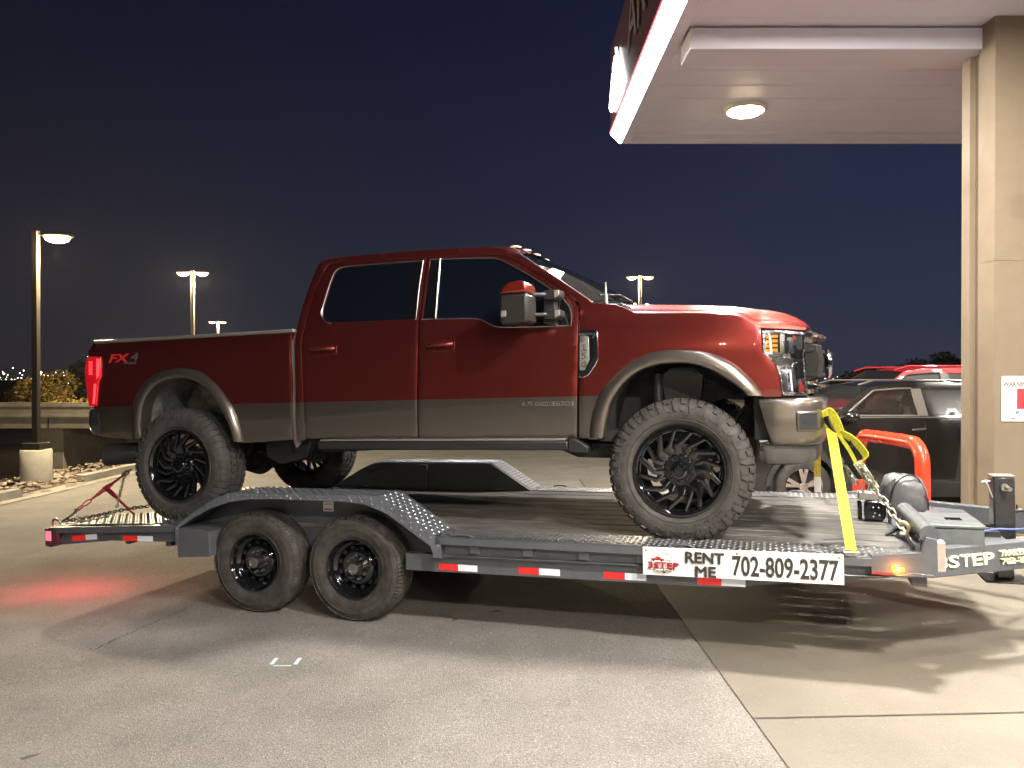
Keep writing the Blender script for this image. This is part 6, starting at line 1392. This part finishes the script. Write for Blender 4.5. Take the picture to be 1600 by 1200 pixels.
        mb.add(vs, [(j*14+i, j*14+(i+1) % 14, (j+1)*14+(i+1) % 14, (j+1)*14+i) for j in range(8) for i in range(14)], X=X); mb.prism([(.74, 1.15), (.84, 1.15), (.84, 1.18), (.74, 1.18)], s*.84, s*.98); mb.build('side_mirror', paint, t, smooth=80)
        mb = MB(); panel(mb, [(2.10, .86), (1.66, .93), (1.62, .98), (2.0, .93)], suvw, side=s, out=.004, step=.1); mb.build('headlight', mat('car_lamp', (.6, .6, .6), .1, .5), t)
        mb = MB(); panel(mb, [(-2.15, .9), (-1.85, .95), (-1.88, 1.12), (-2.12, 1.15)], suvw, side=s, out=.004, step=.1); mb.build('taillight', RED1, t)
    mb = MB(); vs = []; m = 9
    for i in range(6):
        x, z = .95+(.42-.95)*i/5, 1.205+(1.575-1.205)*i/5; w = suvw(z)-.01
        for j in range(m): u = -1+2*j/(m-1); vs.append((x+.14*(1-u*u), u*w, z+.035*(1-u*u)))
    mb.add(vs, [(i*m+j, i*m+j+1, (i+1)*m+j+1, (i+1)*m+j) for i in range(5) for j in range(m-1)]); mb.build('windscreen', gl_f, t, smooth=80)
    mb = MB(); strip(mb, [(-1.95, 1.56, suvw(1.56)), (-2.12, 1.22, suvw(1.22, -2.1))]); mb.build('rear_screen', gl_r, t)
    mb = MB(); mb.box((-2.0, -.8, .25), (1.9, .8, .55)); mb.box((.55, -.78, .9), (.95, .78, 1.10)); mb.build('interior_floor', BLKM, t)
    for x in (-.35, -1.2):
        for y in (-.38, .38):
            mb = MB(); mb.box((x, y-.24, .55), (x+.5, y+.24, .70)); mb.box((x-.12, y-.24, .6), (x+.02, y+.24, 1.18)); mb.box((x-.12, y-.12, 1.20), (x-.02, y+.12, 1.38)); mb.build('seat', SEAT, t, bevel=.03)
    mb = MB(); mb.tube([(.30+.05*math.sin(a), .38+.18*math.cos(a), 1.03+.16*math.sin(a)) for a in [2*PI*k/16 for k in range(16)]], .014, 6, closed=True); mb.build('steering_wheel', BLKP, t)
    for xc in (1.32, -1.32):
        for s in SIDES:
            mb = MB(); mb.lathe([(-.10, .235), (-.112, .27), (-.112, .31), (-.095, .338), (-.06, .345), (.06, .345), (.095, .338), (.112, .31), (.112, .27), (.10, .235)], 56)
            w = mb.build('wheel', RUB, t, smooth=50); w.matrix_local = T(xc, s*.80, .345) @ (RZ(PI) if s > 0 else Matrix.Identity(4))
            mb = MB(); mb.lathe([(-.10, .238), (-.106, .232), (-.09, .222), (.0, .215), (.1, .22)], 48); mb.lathe([(-.03, .2), (-.03, 0)], 40); 
            mb.build('rim', mat('dark_rim_inner', (.02, .02, .021), .4, .5), w)
            mb = MB()
            for k in range(5):
                for d in (-.17, .17):
                    a = 2*PI*k/5+.35; p0 = Vector((.045*math.cos(a), -.082, .045*math.sin(a))); p1 = Vector((.225*math.cos(a+d), -.100, .225*math.sin(a+d))); dd = (p1-p0).normalized(); e_ = Vector((-dd.z, 0, dd.x)); wv = .024
                    mb.add([p0-e_*wv*.8, p0+e_*wv*.8, p1+e_*wv, p1-e_*wv, p0-e_*wv*.8+Vector((0, .03, 0)), p0+e_*wv*.8+Vector((0, .03, 0)), p1+e_*wv+Vector((0, .03, 0)), p1-e_*wv+Vector((0, .03, 0))], [(0, 1, 2, 3), (0, 4, 5, 1), (2, 6, 7, 3), (1, 5, 6, 2), (0, 3, 7, 4)])
            mb.lathe([(-.10, .236), (-.107, .231), (-.098, .222)], 48); mb.lathe([(-.088, .055), (-.092, .04), (-.093, 0)], 24); mb.build('spokes', mat('machined_alloy', (.62, .60, .57), .25, .9), w, smooth=30)
    return t
SUVB = mat('black_suv_paint', (.010, .009, .010), .25, .2, 1.0); SUVR = mat('bright_red_suv_paint', (.42, .006, .012), .5, .0, .25)
RGL = mat('dark_car_glass', (.012, .012, .014), .45, spec=.25); LTR = mat('light_window_surround', (.22, .20, .18), .35, .5)
X = T(4.93, 10.26, lotz(4.9, 10.2)) @ RZ(PI)
car = suv(X, 'black compact SUV with lit silver wheel and driver, behind the red guard hoop', 'car', SUVB, LTR, SUVCL, SUVGL, True)
suv(T(7.05, 13.5, lotz(7, 13.5)) @ RZ(PI), 'bright red taller SUV behind the black one, mostly only its roof showing', 'car', SUVR, mat('dark_trim', (.03, .03, .03), .4), RGL, RGL, False, sc=1.13)
# driver seated behind the wheel
def skinned(name, V, E, R, m, parent, M=None, sub=2, root=0):
    me = bpy.data.meshes.new(name); me.from_pydata(V, E, []); me.materials.append(m); o = bpy.data.objects.new(name, me); SC.collection.objects.link(o)
    if parent: o.parent = parent
    if M is not None: o.matrix_world = M
    o.modifiers.new('skin', 'SKIN'); sk = me.skin_vertices[0].data if me.skin_vertices else None
    if sk is None: return o
    for i, r in enumerate(R): sk[i].radius = (r, r) if not isinstance(r, tuple) else r
    sk[root].use_root = True; s = o.modifiers.new('sub', 'SUBSURF'); s.levels = s.render_levels = sub; me.polygons.foreach_set('use_smooth', [True]*len(me.polygons)); return o
SKIN = mat('skin', (.42, .24, .16), .55); SHIRT = mat('pale_green_shirt', (.25, .30, .27), .8); HAIR = mat('dark_hair', (.02, .015, .012), .6)
pr = empty('person', X @ T(-.22, .38, .70), 'person in a pale shirt sitting at the wheel of the black SUV', 'person')
V = [(0, 0, .05), (-.02, 0, .25), (-.05, 0, .44), (-.03, 0, .55), (.0, 0, .66), (-.05, -.19, .42), (.08, -.24, .20), (.34, -.15, .30), (.42, -.13, .32), (-.05, .19, .42), (.08, .24, .20), (.34, .15, .30), (.42, .13, .32), (.25, -.11, .05), (.45, -.12, -.02), (.25, .11, .05), (.45, .12, -.02), (.085, 0, .655)]
E_ = [(0, 1), (1, 2), (2, 3), (3, 4), (2, 5), (5, 6), (6, 7), (7, 8), (2, 9), (9, 10), (10, 11), (11, 12), (0, 13), (13, 14), (0, 15), (15, 16)]
V = V[:-1]; R = [.14, .13, .13, .055, .088, .06, .045, .035, .030, .06, .045, .035, .030, .085, .06, .085, .06]
skinned('body', V, E_, R, SKIN, pr)
skinned('shirt', [V[i] for i in (0, 1, 2, 5, 6, 9, 10)], [(0, 1), (1, 2), (2, 3), (3, 4), (2, 5), (5, 6)], [.152, .145, .145, .073, .058, .073, .058], SHIRT, pr)
mb = MB(); nU, nV = 18, 10
vs = [(-.015+.098*math.cos(v)*math.cos(u), .088*math.cos(v)*math.sin(u), .685+.115*math.sin(v)) for v in [-.45+(PI/2+.45)*j/nV for j in range(nV+1)] for u in [PI*.28+PI*1.44*i/(nU-1) for i in range(nU)]]
mb.add(vs, [(j*nU+i, j*nU+i+1, (j+1)*nU+i+1, (j+1)*nU+i) for j in range(nV) for i in range(nU-1)]); mb.build('hair', HAIR, pr, smooth=80)
mb = MB(); mb.prism([(.075, .63), (.105, .635), (.08, .68)], -.012, .012); mb.build('nose', SKIN, pr, bevel=.004)

# ================================================================== AIR VOLUME ADDED FOR LAMP HALOS
mb = MB(); mb.box((-3100, -62, -6.2), (3100, 4100, 14))
hz = mb.build('lamp_halo_haze', None, smooth=0) if False else None
hm = bpy.data.materials.new('halo_haze'); hm.use_nodes = True; t = hm.node_tree; t.nodes.remove(t.nodes['Principled BSDF'])  # thin volume put in for halos round the lamps, imitating lens glow
pv = t.nodes.new('ShaderNodeVolumePrincipled'); pv.inputs['Color'].default_value = (.9, .92, .95, 1); pv.inputs['Density'].default_value = .00010; pv.inputs['Anisotropy'].default_value = .5
t.links.new(pv.outputs[0], t.nodes['Material Output'].inputs['Volume'])
hz = mb.build('lamp_halo_haze', hm, smooth=0); tag(hz, kind='stuff')
